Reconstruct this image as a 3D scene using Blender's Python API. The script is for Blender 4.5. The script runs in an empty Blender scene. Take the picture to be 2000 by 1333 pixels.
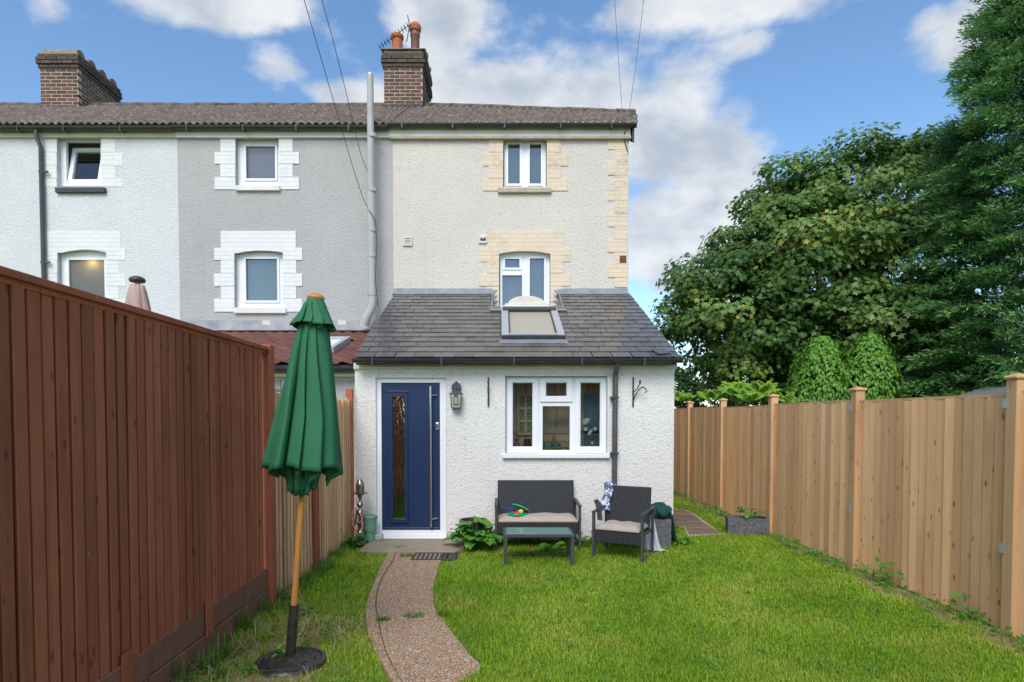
import bpy, math, random
import numpy as np
from mathutils import Vector, Matrix, Euler
R = math.radians
random.seed(11)
rng = np.random.default_rng(11)
sc = bpy.context.scene
col = sc.collection

# ---------------------------------------------------------------- camera
F, CX, HY, CH, PITCH = 1170.0, 977.0, 815.0, 1.65, R(1.7)
CYP = HY + F * math.tan(PITCH)
cam = bpy.data.cameras.new('camera')
cam.sensor_width = 36; cam.lens = F / 2000 * 36
cam.shift_x = (1000 - CX) / 2000
cam.shift_y = (CYP - 666.5) / 2000
cam.clip_end = 3000; cam.clip_start = 0.05
camo = bpy.data.objects.new('camera', cam); col.objects.link(camo)
camo.location = (0, 0, CH); camo.rotation_euler = (R(90) - PITCH, 0, 0)
sc.camera = camo
SUN_EL, SUN_AZ = R(46), R(193)      # azimuth clockwise from +Y: high behind the camera
SUN_STRENGTH, SUN_ANGLE, SKY_STRENGTH, EXPOSURE = 1.5, R(35), 0.10, 1.1

def ray(px, py):
    u = (px - CX) / F; v = (CYP - py) / F
    return Vector((u, math.cos(PITCH) + v * math.sin(PITCH), -math.sin(PITCH) + v * math.cos(PITCH)))
def at(px, py, Y):
    d = ray(px, py); t = Y / d.y
    return Vector((d.x * t, Y, CH + d.z * t))
def gr(px, py, z=0.0):
    d = ray(px, py); t = (z - CH) / d.z
    return Vector((d.x * t, d.y * t, z))
def onpl(px, py, a, b):
    d = ray(px, py); t = (a - CH) / (d.z - b * d.y)
    return Vector((d.x * t, d.y * t, CH + d.z * t))

# ---------------------------------------------------------------- world: sky with broken cumulus
def build_world():
    w = bpy.data.worlds.new('World'); sc.world = w; w.use_nodes = True
    nt = w.node_tree; N = nt.nodes; L = nt.links
    for n in list(N): N.remove(n)
    def nd(t, **k):
        n = N.new(t)
        for a, b in k.items(): setattr(n, a, b)
        return n
    def math_(op, a, b=None, c=None, clamp=False):
        n = nd('ShaderNodeMath', operation=op); n.use_clamp = clamp
        for i, x in enumerate((a, b, c)):
            if x is None: continue
            if isinstance(x, (int, float)): n.inputs[i].default_value = x
            else: L.new(x, n.inputs[i])
        return n.outputs[0]
    sky = nd('ShaderNodeTexSky', sky_type='NISHITA')
    sky.sun_disc = False; sky.sun_elevation = SUN_EL; sky.sun_rotation = SUN_AZ
    sky.air_density = 1.0; sky.dust_density = 0.4; sky.ozone_density = 2.0; sky.altitude = 60
    tc = nd('ShaderNodeTexCoord')
    sep = nd('ShaderNodeSeparateXYZ'); L.new(tc.outputs['Generated'], sep.inputs[0])
    az = math_('ARCTAN2', sep.outputs[0], sep.outputs[1])
    el = math_('ARCSINE', math_('MAXIMUM', math_('MINIMUM', sep.outputs[2], 1.0), -1.0))
    # warped direction for ragged outlines
    def fbm(scale, detail, rough, off=(0, 0, 0)):
        mp = nd('ShaderNodeMapping'); mp.inputs['Location'].default_value = off
        mp.inputs['Scale'].default_value = (1, 1, 1.7)
        L.new(tc.outputs['Generated'], mp.inputs[0])
        n = nd('ShaderNodeTexNoise'); n.inputs['Scale'].default_value = scale
        n.inputs['Detail'].default_value = detail; n.inputs['Roughness'].default_value = rough
        L.new(mp.outputs[0], n.inputs['Vector'])
        return n.outputs[0]
    f1 = fbm(5.0, 9, 0.58)
    f2 = fbm(2.3, 4, 0.5, (3.1, 1.7, 0.4))
    # cumulus banks, as azimuth, elevation, half widths (degrees), weight
    seen = [(420, 20, 190, 42, .62), (565, 38, 60, 40, .5), (545, 130, 75, 38, .5), (660, 120, 70, 60, .3), (690, 198, 90, 30, .5), (870, 40, 100, 48, .55),
            (1000, 195, 170, 38, .62), (1150, 195, 130, 70, .66), (1280, 250, 130, 90, .66), (1390, 330, 110, 110, .6), (1340, 450, 160, 95, .62), (1290, 570, 50, 35, .45),
            (1400, 10, 270, 42, .62), (1440, 112, 80, 28, .36), (1890, 85, 100, 60, .5), (1800, 60, 50, 30, .36), (125, 25, 70, 45, .34), (1490, 420, 70, 70, .45), (1270, 110, 60, 45, .3),
            (300, -120, 260, 60, .5), (1100, -110, 260, 60, .5), (1700, -130, 240, 70, .5), (1330, -260, 260, 120, .62)]  # unseen, above the frame; last bank added so the slates mirror white
    banks = []
    for px, py, rx, ry, wt in seen:      # cumulus in view and the banks added above it, as directions
        hy = math.hypot(F, px - CX); banks.append((math.degrees(math.atan2(px - CX, F)), math.degrees(math.atan2(HY - py, hy)), math.degrees(rx * F / hy ** 2), math.degrees(ry / hy), wt))
    # and broken cumulus of the same kind all round the rest of the sky
    rb = random.Random(5)
    for k in range(13):
        banks.append((62 + k * 19.5, rb.uniform(14, 48), rb.uniform(9, 15), rb.uniform(5, 8), rb.uniform(.5, .62)))
    banks = [(a - 360 if a > 180 else a, b, c, d, e) for a, b, c, d, e in banks]
    tot = None
    for a, e, sa, se, wt in banks:
        da = math_('DIVIDE', math_('SUBTRACT', az, R(a)), R(sa)); de = math_('DIVIDE', math_('SUBTRACT', el, R(e)), R(se))
        q = math_('ADD', math_('MULTIPLY', da, da), math_('MULTIPLY', de, de))
        g = math_('MULTIPLY', math_('POWER', 2.718, math_('MULTIPLY', q, -0.6)), wt)
        tot = g if tot is None else math_('MAXIMUM', tot, g)
    tot = math_('MINIMUM', tot, 0.66)
    dens = math_('ADD', tot, math_('ADD', math_('MULTIPLY', math_('SUBTRACT', f1, 0.5), 1.4), math_('MULTIPLY', math_('SUBTRACT', f2, 0.5), 0.25)))
    mr = nd('ShaderNodeMapRange', interpolation_type='SMOOTHSTEP')
    L.new(dens, mr.inputs[0]); mr.inputs[1].default_value = 0.24; mr.inputs[2].default_value = 0.54
    thin = math_('MULTIPLY', mr.outputs[0], 0.95)
    # shading inside the clouds: bright crowns, grey bases (thicker = greyer underneath)
    f3 = fbm(7.0, 6, 0.55, (0.03, 0.02, 0.075))
    sh = math_('ADD', math_('MULTIPLY', math_('SUBTRACT', f3, 0.5), 2.4), math_('MULTIPLY', math_('SUBTRACT', dens, 0.42), -0.5))
    mr2 = nd('ShaderNodeMapRange', interpolation_type='SMOOTHSTEP'); L.new(sh, mr2.inputs[0])
    mr2.inputs[1].default_value = -0.55; mr2.inputs[2].default_value = 0.35
    cm = nd('ShaderNodeMix', data_type='RGBA'); L.new(mr2.outputs[0], cm.inputs[0])
    cm.inputs[6].default_value = (2.3, 2.6, 3.05, 1); cm.inputs[7].default_value = (4.2, 4.3, 4.4, 1)
    hs = nd('ShaderNodeHueSaturation'); hs.inputs['Hue'].default_value = 0.497; hs.inputs['Saturation'].default_value = 1.10; hs.inputs['Value'].default_value = 1.02
    L.new(sky.outputs[0], hs.inputs['Color'])
    mx = nd('ShaderNodeMix', data_type='RGBA'); L.new(thin, mx.inputs[0])
    L.new(hs.outputs[0], mx.inputs[6]); L.new(cm.outputs[2], mx.inputs[7])
    bg = nd('ShaderNodeBackground'); bg.inputs['Strength'].default_value = SKY_STRENGTH
    L.new(mx.outputs[2], bg.inputs['Color'])
    out = nd('ShaderNodeOutputWorld'); L.new(bg.outputs[0], out.inputs[0])
build_world()
sun = bpy.data.lights.new('sun', 'SUN'); sun.energy = SUN_STRENGTH; sun.angle = SUN_ANGLE; sun.color = (1, .955, .9)
suno = bpy.data.objects.new('sun', sun); col.objects.link(suno)
sd = Vector((math.sin(SUN_AZ) * math.cos(SUN_EL), math.cos(SUN_AZ) * math.cos(SUN_EL), math.sin(SUN_EL)))
suno.rotation_euler = sd.to_track_quat('Z', 'Y').to_euler(); suno.location = sd * 60
sc.cycles.max_bounces = 7; sc.cycles.diffuse_bounces = 3; sc.cycles.glossy_bounces = 3; sc.cycles.transparent_max_bounces = 8
sc.view_settings.view_transform = 'Standard'; sc.view_settings.look = 'None'
sc.view_settings.exposure = EXPOSURE; sc.view_settings.gamma = 1; sc.view_settings.use_curve_mapping = False

# ---------------------------------------------------------------- materials
class NT:
    def __init__(s, name):
        s.m = bpy.data.materials.new(name); s.m.use_nodes = True
        s.nt = s.m.node_tree; s.N = s.nt.nodes; s.L = s.nt.links
        for n in list(s.N): s.N.remove(n)
        s.out = s.nd('ShaderNodeOutputMaterial')
        s.tc = None
    def nd(s, t, **k):
        n = s.N.new(t)
        for a, b in k.items(): setattr(n, a, b)
        return n
    def put(s, inp, v):
        if v is None: return
        if hasattr(v, 'is_output') or isinstance(v, bpy.types.NodeSocket): s.L.new(v, inp)
        elif isinstance(v, (tuple, list)) and len(v) == 3 and inp.type == 'RGBA': inp.default_value = (*v, 1)
        else: inp.default_value = v
    def math(s, op, a, b=None, clamp=False):
        n = s.nd('ShaderNodeMath', operation=op); n.use_clamp = clamp
        s.put(n.inputs[0], a); s.put(n.inputs[1], b)
        return n.outputs[0]
    def coords(s, stretch=(1, 1, 1), rnd=False, kind='Object'):
        if s.tc is None: s.tc = s.nd('ShaderNodeTexCoord')
        v = s.tc.outputs[kind]
        if rnd:
            oi = s.nd('ShaderNodeObjectInfo')
            ad = s.nd('ShaderNodeVectorMath', operation='ADD')
            mu = s.nd('ShaderNodeVectorMath', operation='SCALE'); mu.inputs[0].default_value = (37.3, 21.7, 53.1)
            s.L.new(oi.outputs['Random'], mu.inputs['Scale'])
            s.L.new(v, ad.inputs[0]); s.L.new(mu.outputs[0], ad.inputs[1]); v = ad.outputs[0]
        mp = s.nd('ShaderNodeMapping'); mp.inputs['Scale'].default_value = stretch
        s.L.new(v, mp.inputs[0])
        return mp.outputs[0]
    def noise(s, vec, scale, detail=4, rough=.55, dist=0):
        n = s.nd('ShaderNodeTexNoise'); s.L.new(vec, n.inputs['Vector'])
        n.inputs['Scale'].default_value = scale; n.inputs['Detail'].default_value = detail
        n.inputs['Roughness'].default_value = rough; n.inputs['Distortion'].default_value = dist
        return n.outputs[0]
    def vor(s, vec, scale, feature='F1'):
        n = s.nd('ShaderNodeTexVoronoi', feature=feature); s.L.new(vec, n.inputs['Vector']); n.inputs['Scale'].default_value = scale
        return n.outputs['Distance']
    def rng(s, v, a, b, lo=0, hi=1):
        n = s.nd('ShaderNodeMapRange'); s.put(n.inputs[0], v)
        n.inputs[1].default_value = a; n.inputs[2].default_value = b; n.inputs[3].default_value = lo; n.inputs[4].default_value = hi
        return n.outputs[0]
    def mix(s, f, a, b, mode='MIX'):
        n = s.nd('ShaderNodeMix', data_type='RGBA', blend_type=mode)
        s.put(n.inputs[0], f); s.put(n.inputs[6], a); s.put(n.inputs[7], b)
        return n.outputs[2]
    def bump(s, h, strength, dist=.01, prev=None):
        n = s.nd('ShaderNodeBump'); n.inputs['Strength'].default_value = strength; n.inputs['Distance'].default_value = dist
        s.L.new(h, n.inputs['Height'])
        if prev is not None: s.L.new(prev, n.inputs['Normal'])
        return n.outputs[0]
    def bsdf(s, color, rough=.7, normal=None, spec=.3, metal=0, **k):
        n = s.nd('ShaderNodeBsdfPrincipled')
        s.put(n.inputs['Base Color'], color); s.put(n.inputs['Roughness'], rough)
        n.inputs['Specular IOR Level'].default_value = spec; n.inputs['Metallic'].default_value = metal
        if normal is not None: s.L.new(normal, n.inputs['Normal'])
        for a, b in k.items(): s.put(n.inputs[a.replace('_', ' ')], b)
        return n.outputs[0]
    def done(s, sh):
        s.L.new(sh, s.out.inputs[0]); return s.m

def simple(name, c1, c2=None, scale=6, rough=.6, bump=0, bscale=60, spec=.3, metal=0, rnd=0, stretch=(1, 1, 1)):
    t = NT(name); v = t.coords(stretch, rnd > 0)
    c = c1
    if c2 is not None: c = t.mix(t.rng(t.noise(v, scale, 5), .3, .7), c1, c2)
    if rnd:
        oi = t.nd('ShaderNodeObjectInfo')
        g = t.rng(oi.outputs['Random'], 0, 1, 1 - rnd, 1 + rnd)
        hv = t.nd('ShaderNodeHueSaturation'); t.put(hv.inputs['Color'], c); t.put(hv.inputs['Value'], g); c = hv.outputs[0]
    nm = t.bump(t.noise(v, bscale, 4), bump, .01) if bump else None
    return t.done(t.bsdf(c, rough, nm, spec, metal))

def roughcast(name, c, c2, stain=(.42, .38, .32), bump=.75):
    t = NT(name); v = t.coords()
    big = t.rng(t.noise(v, .9, 5, .6), .35, .75)
    streak = t.rng(t.noise(t.coords((5, 5, .5)), 1.6, 5, .65), .55, .85)
    colr = t.mix(big, c, c2)
    colr = t.mix(t.math('MULTIPLY', streak, .22), colr, stain)
    n1 = t.noise(v, 32, 3, .55, 1.0); n2 = t.noise(v, 75, 3, .6)
    h = t.math('ADD', t.math('MULTIPLY', n1, 1.0), t.math('MULTIPLY', n2, .45))
    pit = t.rng(n1, .28, .42)
    colr = t.mix(t.math('SUBTRACT', 1.0, pit), colr, t.mix(.5, colr, stain))
    return t.done(t.bsdf(colr, .9, t.bump(h, bump, .024), .15))
M = {}
M['ext_render'] = roughcast('white roughcast', (.79, .77, .73), (.73, .70, .655))
M['white_render'] = roughcast('bright roughcast', (.74, .74, .745), (.66, .66, .675), (.48, .48, .48), .9)
M['grey_render'] = roughcast('grey roughcast', (.50, .485, .475), (.44, .43, .42), (.25, .24, .24), .85)
M['cream_render'] = roughcast('cream roughcast', (.71, .655, .585), (.64, .595, .54), (.37, .31, .25), .8)

def painted_brick(name, c, c2, crack=0.0, dark=(.12, .09, .07)):
    t = NT(name); v = t.coords()
    cm = t.nd('ShaderNodeSeparateXYZ'); t.L.new(v, cm.inputs[0])
    cb = t.nd('ShaderNodeCombineXYZ'); t.L.new(cm.outputs[0], cb.inputs[0]); t.L.new(cm.outputs[2], cb.inputs[1])
    b = t.nd('ShaderNodeTexBrick'); t.L.new(cb.outputs[0], b.inputs['Vector'])
    b.inputs['Scale'].default_value = 1; b.inputs['Brick Width'].default_value = .225; b.inputs['Row Height'].default_value = .077
    b.inputs['Mortar Size'].default_value = .006; b.inputs['Mortar Smooth'].default_value = .6
    colr = t.mix(t.rng(t.noise(v, 3, 5), .35, .7), c, c2)
    if crack:
        vv = t.coords((1, 1, 3.2))
        n = t.noise(vv, 7, 6, .7, .6)
        line = t.math('LESS_THAN', t.math('ABSOLUTE', t.math('SUBTRACT', n, .5)), .008)
        msk = t.rng(t.noise(v, 2.3, 3), .53, .60)
        colr = t.mix(t.math('MULTIPLY', t.math('MULTIPLY', line, msk), crack, True), colr, dark)
    h = t.math('ADD', t.math('MULTIPLY', b.outputs['Fac'], -1.0), t.math('MULTIPLY', t.noise(v, 30, 4), .5))
    return t.done(t.bsdf(colr, .75, t.bump(h, .55, .012), .2))
M['white_brick'] = painted_brick('white painted brick', (.77, .77, .76), (.71, .71, .70))
M['cream_brick'] = painted_brick('peach painted brick', (.74, .60, .45), (.68, .57, .45), .9)

def wood(name, c1, c2, dark, knot=.5, rnd=.16, rough=.75, grey=None, fleck=None):
    t = NT(name); v = t.coords((1, 1, 1), True)
    g = t.coords((38, 38, 1.1), True)
    n = t.noise(g, 1.6, 6, .62, .5)
    c = t.mix(t.rng(n, .3, .7), c1, c2)
    blot = t.rng(t.noise(t.coords((3, 3, .8), True), 1.1, 4), .5, .78)
    c = t.mix(t.math('MULTIPLY', blot, .5), c, dark)
    kd = t.vor(t.coords((7, 7, 3.0), True), 1.5)
    k = t.rng(kd, .06, .16, 1, 0)
    c = t.mix(t.math('MULTIPLY', k, knot, True), c, dark)
    oi = t.nd('ShaderNodeObjectInfo')
    if grey is not None:
        c = t.mix(t.math('MULTIPLY', t.math('FRACT', t.math('MULTIPLY', oi.outputs['Random'], 7.31)), .45), c, grey)
    if fleck is not None:
        fn = t.rng(t.noise(t.coords((22, 22, 7), True), 1.7, 3, .7), .70, .76)
        c = t.mix(t.math('MULTIPLY', fn, .75), c, fleck)
        wn = t.rng(t.noise(t.coords((14, 14, .9), True), 1.2, 5, .7), .60, .74)
        c = t.mix(t.math('MULTIPLY', wn, .35), c, fleck)
    hv = t.nd('ShaderNodeHueSaturation'); t.put(hv.inputs['Color'], c); t.put(hv.inputs['Value'], t.rng(oi.outputs['Random'], 0, 1, 1 - rnd, 1 + rnd))
    h = t.math('ADD', n, t.math('MULTIPLY', k, -.4))
    return t.done(t.bsdf(hv.outputs[0], rough, t.bump(h, .35, .006), .2))
M['brown_wood'] = wood('brown stained timber', (.42, .132, .068), (.33, .098, .05), (.10, .036, .022), .75, .18, .75, None, (.58, .36, .25))
M['new_wood'] = wood('fresh softwood', (.84, .475, .235), (.72, .385, .175), (.30, .125, .05), 1.0, .23, .75, (.72, .49, .28))
M['slat_wood'] = wood('pale softwood', (.82, .50, .27), (.68, .39, .19), (.26, .12, .05), .6, .24)
M['post_wood'] = wood('softwood post', (.66, .41, .21), (.56, .33, .16), (.28, .13, .06), .6, .08)
M['gravel_board'] = wood('weathered brown board', (.27, .125, .08), (.20, .092, .06), (.10, .045, .03), .4, .1)
M['pole_wood'] = wood('varnished pole', (.56, .25, .07), (.50, .22, .06), (.40, .17, .05), .1, .02, .4)
M['panel_wood'] = wood('brown panelling', (.72, .52, .38), (.60, .42, .30), (.35, .22, .14), .3, .15)

def slate_mat():
    t = NT('wet slate'); v = t.coords((1, 1, 1), True)
    n = t.noise(v, 5, 6, .6)
    c = t.mix(t.rng(n, .3, .7), (.052, .049, .05), (.086, .08, .078))
    oi = t.nd('ShaderNodeObjectInfo')
    hv = t.nd('ShaderNodeHueSaturation'); t.put(hv.inputs['Color'], c); t.put(hv.inputs['Value'], t.rng(oi.outputs['Random'], 0, 1, .72, 1.3))
    r = t.rng(t.noise(v, 3, 4), .3, .7, .16, .34)
    return t.done(t.bsdf(hv.outputs[0], r, t.bump(t.noise(v, 18, 5), .2, .006), .75))
M['slate'] = slate_mat()

def rand_ramp(name, cols, rough=.85, bump=.4, bscale=50, spec=.2, mottle=.35):
    t = NT(name); oi = t.nd('ShaderNodeObjectInfo')
    rp = t.nd('ShaderNodeValToRGB'); t.L.new(oi.outputs['Random'], rp.inputs[0])
    e = rp.color_ramp.elements
    while len(e) < len(cols): e.new(.5)
    for i, c in enumerate(cols): e[i].position = i / (len(cols) - 1); e[i].color = (*c, 1)
    v = t.coords((1, 1, 1), True)
    n = t.noise(v, 14, 5)
    c = t.mix(t.math('MULTIPLY', t.rng(n, .4, .75), mottle), rp.outputs[0], (.05, .042, .04))
    return t.done(t.bsdf(c, rough, t.bump(t.noise(v, bscale, 4), bump, .008), spec))
M['brick'] = rand_ramp('stock brick', [(.055, .042, .038), (.17, .08, .055), (.10, .06, .048), (.24, .095, .06), (.08, .062, .055), (.19, .10, .07), (.13, .075, .055)])
M['brick_dark'] = rand_ramp('sooty brick', [(.07, .06, .055), (.11, .085, .07), (.09, .07, .06), (.14, .10, .075)])
M['red_tile'] = rand_ramp('red clay tile', [(.115, .045, .035), (.17, .06, .042), (.13, .05, .038), (.20, .08, .055)], .7, .4, 40, .3)
M['mortar'] = simple('mortar', (.50, .44, .36), (.36, .32, .27), 10, .95, .5, 60)
M['flaunching'] = simple('lichen mortar', (.17, .15, .12), (.32, .28, .2), 9, .95, .8, 30)

def tile_mat():
    t = NT('brown concrete tile'); v = t.coords()
    n = t.noise(v, 3.5, 6, .65); n2 = t.noise(v, 14, 4)
    c = t.mix(t.rng(n, .35, .65), (.085, .07, .064), (.165, .128, .108))
    c = t.mix(t.math('MULTIPLY', t.rng(n2, .54, .66), .8), c, (.30, .21, .12))
    return t.done(t.bsdf(c, .72, t.bump(n2, .5, .01), .35))
M['roof_tile'] = tile_mat()
M['pot_orange'] = simple('terracotta', (.50, .16, .07), (.40, .12, .055), 8, .8, .2)
M['pot_brown'] = simple('brown clay pot', (.16, .09, .085), (.22, .11, .09), 8, .45)
M['pot_buff'] = simple('buff clay pot', (.30, .22, .13), (.22, .15, .09), 8, .8)
M['lead'] = simple('lead sheet', (.17, .185, .215), (.27, .285, .315), 7, .5, .35, 12, .5)
M['lead_old'] = simple('streaked lead', (.20, .215, .24), (.36, .36, .36), 5, .5, .35, 12, .5)
M['upvc'] = simple('white plastic', (.80, .81, .83), (.77, .78, .80), 3, .32, 0, spec=.45)
M['white_paint'] = simple('white gloss paint', (.76, .75, .73), (.66, .64, .60), 4, .5, .2, 30)
M['cream_paint'] = simple('cream paint', (.68, .64, .55), (.58, .53, .44), 4, .55, .3, 30)
M['sill_stone'] = simple('weathered sill', (.52, .44, .34), (.36, .30, .23), 9, .85, .6, 30)
M['black_plastic'] = simple('black plastic', (.028, .029, .032), (.045, .046, .05), 6, .35, .1, 30, .5)
M['dark_paint'] = simple('dark grey paint', (.045, .047, .05), (.06, .06, .062), 6, .5)
M['grey_plastic'] = simple('light grey plastic', (.46, .455, .45), (.38, .375, .37), 3, .5, .1, 20)
M['dark_pipe'] = simple('grey downpipe', (.075, .075, .085), (.10, .10, .112), 5, .4)
M['iron'] = simple('black iron', (.03, .03, .032), (.06, .06, .065), 25, .5, .3, 80, .5)
M['lantern_metal'] = simple('blue black metal', (.05, .06, .075), (.085, .095, .11), 20, .45, .3, 80, .5)
M['steel'] = simple('brushed steel', (.62, .61, .59), (.55, .54, .52), 30, .3, 0, metal=1)
M['pewter'] = simple('tarnished pewter', (.42, .36, .29), (.30, .25, .2), 30, .28, .1, 60, metal=1)
M['galv'] = simple('zinc bracket', (.42, .43, .44), (.50, .51, .52), 30, .45, 0, metal=.35)
M['rattan_frame'] = simple('charcoal metal', (.052, .054, .058), (.066, .068, .072), 12, .5, .15, 120, .4)
M['cushion'] = simple('beige cushion', (.44, .375, .31), (.38, .32, .265), 3, .9, .35, 9)
M['cushion_damp'] = simple('pale cushion patch', (.56, .49, .41), (.52, .45, .38), 3, .9)
M['green_cloth'] = simple('bottle green canvas', (.026, .135, .062), (.034, .16, .078), 3, .72, .15, 220, .25)
M['pink_cloth'] = simple('faded pink canvas', (.46, .31, .28), (.42, .28, .25), 3, .8)
M['teal_cloth'] = simple('teal cloth', (.012, .055, .055), (.02, .075, .07), 6, .85, .3, 12)
M['white_cloth'] = simple('white towel', (.66, .66, .74), (.56, .56, .66), 6, .9, .3, 14)
M['cast_iron'] = simple('cast base', (.018, .017, .016), (.05, .043, .036), 16, .36, .6, 26, .5)
M['concrete'] = simple('worn concrete', (.36, .29, .20), (.27, .225, .165), 5, .9, .5, 40)
M['paving'] = simple('riven paving', (.16, .105, .075), (.215, .15, .11), 5, .55, .5, 16, .4)
M['pave_joint'] = simple('pale joint', (.55, .5, .45), (.4, .36, .32), 12, .9)
M['green_plastic'] = simple('sage plastic', (.15, .31, .20), (.17, .34, .225), 5, .5)
M['pink_tube'] = simple('pink hose', (.50, .17, .15), (.56, .22, .19), 12, .4)
M['hookah_glass'] = simple('smoky glass', (.12, .105, .07), (.17, .15, .1), 9, .12, spec=.7)
M['trough'] = simple('dark slate trough', (.075, .075, .082), (.16, .16, .17), 28, .8, 1.0, 30)
M['soil'] = simple('dark soil', (.05, .033, .02), (.085, .055, .035), 20, .95, .8, 40)
M['soil_dry'] = simple('dry litter soil', (.20, .13, .075), (.32, .235, .14), 12, .95, .8, 40)
M['bark'] = simple('bark', (.07, .05, .035), (.12, .09, .065), 14, .95, .8, 20)
M['dark_room'] = simple('interior plaster', (.42, .36, .29), (.38, .33, .27), 2, .9)
M['blue_panel'] = simple('blue interior panel', (.19, .29, .35), (.15, .235, .29), 5, .7)
M['blind'] = simple('grey blind', (.21, .20, .18), (.25, .24, .215), 1.2, .9)
M['lilac_blind'] = simple('lilac blind', (.40, .35, .50), (.34, .30, .44), .8, .9)
M['toy_green'] = simple('green toy plastic', (.02, .42, .19), None, rough=.35)
M['toy_blue'] = simple('blue toy plastic', (.02, .07, .5), None, rough=.35)
M['toy_pink'] = simple('pink toy plastic', (.75, .05, .14), None, rough=.35)
M['toy_yellow'] = simple('yellow ball', (.55, .6, .03), None, rough=.7)
M['ochre'] = simple('ochre wood', (.5, .27, .04), (.42, .2, .03), 8, .5)
M['teal_pot'] = simple('teal ceramic', (.05, .22, .21), (.07, .27, .25), 5, .3)
M['copper'] = simple('copper vase', (.42, .16, .07), (.34, .12, .05), 8, .4)
M['petal'] = simple('white petals', (.82, .82, .76), (.75, .75, .68), 8, .7)
M['lamp_glass'] = simple('pale lantern glass', (.42, .41, .32), (.34, .33, .25), 14, .25, .3, 60, .5)
M['blue_shed'] = simple('pale blue boards', (.30, .40, .47), (.26, .35, .42), 5, .7)
M['felt'] = simple('grey roofing felt', (.13, .13, .135), (.17, .17, .17), 15, .95)

def door_mat():
    t = NT('navy woodgrain'); v = t.coords((1, 1, 1)); n = t.noise(t.coords((60, 60, 2.5)), 1.5, 6, .6, .8)
    c = t.mix(t.rng(n, .3, .7), (.009, .024, .075), (.013, .033, .098))
    return t.done(t.bsdf(c, .36, t.bump(n, .25, .004), .45))
M['navy'] = door_mat()

def stripe_cloth():
    t = NT('patterned blue scarf'); v = t.coords()
    n = t.noise(v, 12, 2, .5, 1.5)
    c = t.mix(t.math('GREATER_THAN', n, .53), (.09, .12, .24), (.62, .66, .74))
    return t.done(t.bsdf(c, .9, None, .1))
M['scarf'] = stripe_cloth()

def weave():
    t = NT('charcoal rattan weave')
    v = t.coords(); s = t.nd('ShaderNodeSeparateXYZ'); t.L.new(v, s.inputs[0])
    cb = t.nd('ShaderNodeCombineXYZ'); t.L.new(t.math('ADD', s.outputs[0], s.outputs[1]), cb.inputs[1]); t.L.new(s.outputs[2], cb.inputs[0])
    b = t.nd('ShaderNodeTexBrick'); t.L.new(cb.outputs[0], b.inputs['Vector'])
    b.inputs['Scale'].default_value = 1; b.inputs['Brick Width'].default_value = .034; b.inputs['Row Height'].default_value = .021
    b.inputs['Mortar Size'].default_value = .0065; b.inputs['Mortar Smooth'].default_value = .35
    b.inputs['Color1'].default_value = (.088, .09, .098, 1); b.inputs['Color2'].default_value = (.066, .068, .076, 1); b.inputs['Mortar'].default_value = (.012, .012, .013, 1)
    h = t.math('MULTIPLY', b.outputs['Fac'], -1.0)
    return t.done(t.bsdf(b.outputs['Color'], .5, t.bump(h, .9, .006), .4))
M['weave'] = weave()

def glass(name, base=.12, tint=(.9, .95, .95), wavy=0, rough=.0):
    t = NT(name)
    gl = t.nd('ShaderNodeBsdfGlossy'); gl.inputs['Roughness'].default_value = rough; gl.inputs['Color'].default_value = (.95, .97, 1, 1)
    if wavy:
        nm = t.bump(t.noise(t.coords((3, 3, 1)), 9, 2), wavy, .01); t.L.new(nm, gl.inputs['Normal'])
    tr = t.nd('ShaderNodeBsdfTransparent'); tr.inputs['Color'].default_value = (*tint, 1)
    fr = t.nd('ShaderNodeFresnel'); fr.inputs['IOR'].default_value = 1.5
    f = t.math('ADD', fr.outputs[0], base, True)
    mx = t.nd('ShaderNodeMixShader'); t.L.new(f, mx.inputs[0]); t.L.new(tr.outputs[0], mx.inputs[1]); t.L.new(gl.outputs[0], mx.inputs[2])
    return t.done(mx.outputs[0])
M['glass'] = glass('window glass', .02)
M['glass_upper'] = glass('double glazing', .05)
M['door_glass'] = glass('patterned door glass', .3, (.5, .5, .48), .25, .04)
M['table_glass'] = None
def frosted(name, c, rough=.2, tl=.5):
    t = NT(name)
    p = t.bsdf(c, rough, t.bump(t.noise(t.coords(), 40, 3), .15, .004), .5)
    x = t.nd('ShaderNodeBsdfTranslucent'); x.inputs['Color'].default_value = (*c, 1)
    mx = t.nd('ShaderNodeMixShader'); mx.inputs[0].default_value = tl; t.L.new(p, mx.inputs[1]); t.L.new(x.outputs[0], mx.inputs[2])
    return t.done(mx.outputs[0])
M['skylight_glass'] = frosted('milky skylight glass', (.68, .62, .51), .2, .45)
M['table_glass'] = frosted('sea green glass', (.22, .40, .34), .12, .2)
M['lit_glass'] = frosted('obscured glass', (.30, .31, .29), .15, .55)
def emit(name, c, s):
    t = NT(name); e = t.nd('ShaderNodeEmission'); e.inputs[0].default_value = (*c, 1); e.inputs[1].default_value = s
    return t.done(e.outputs[0])
M['lamp_glow'] = emit('warm lamp', (1, .62, .22), 45)

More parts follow.
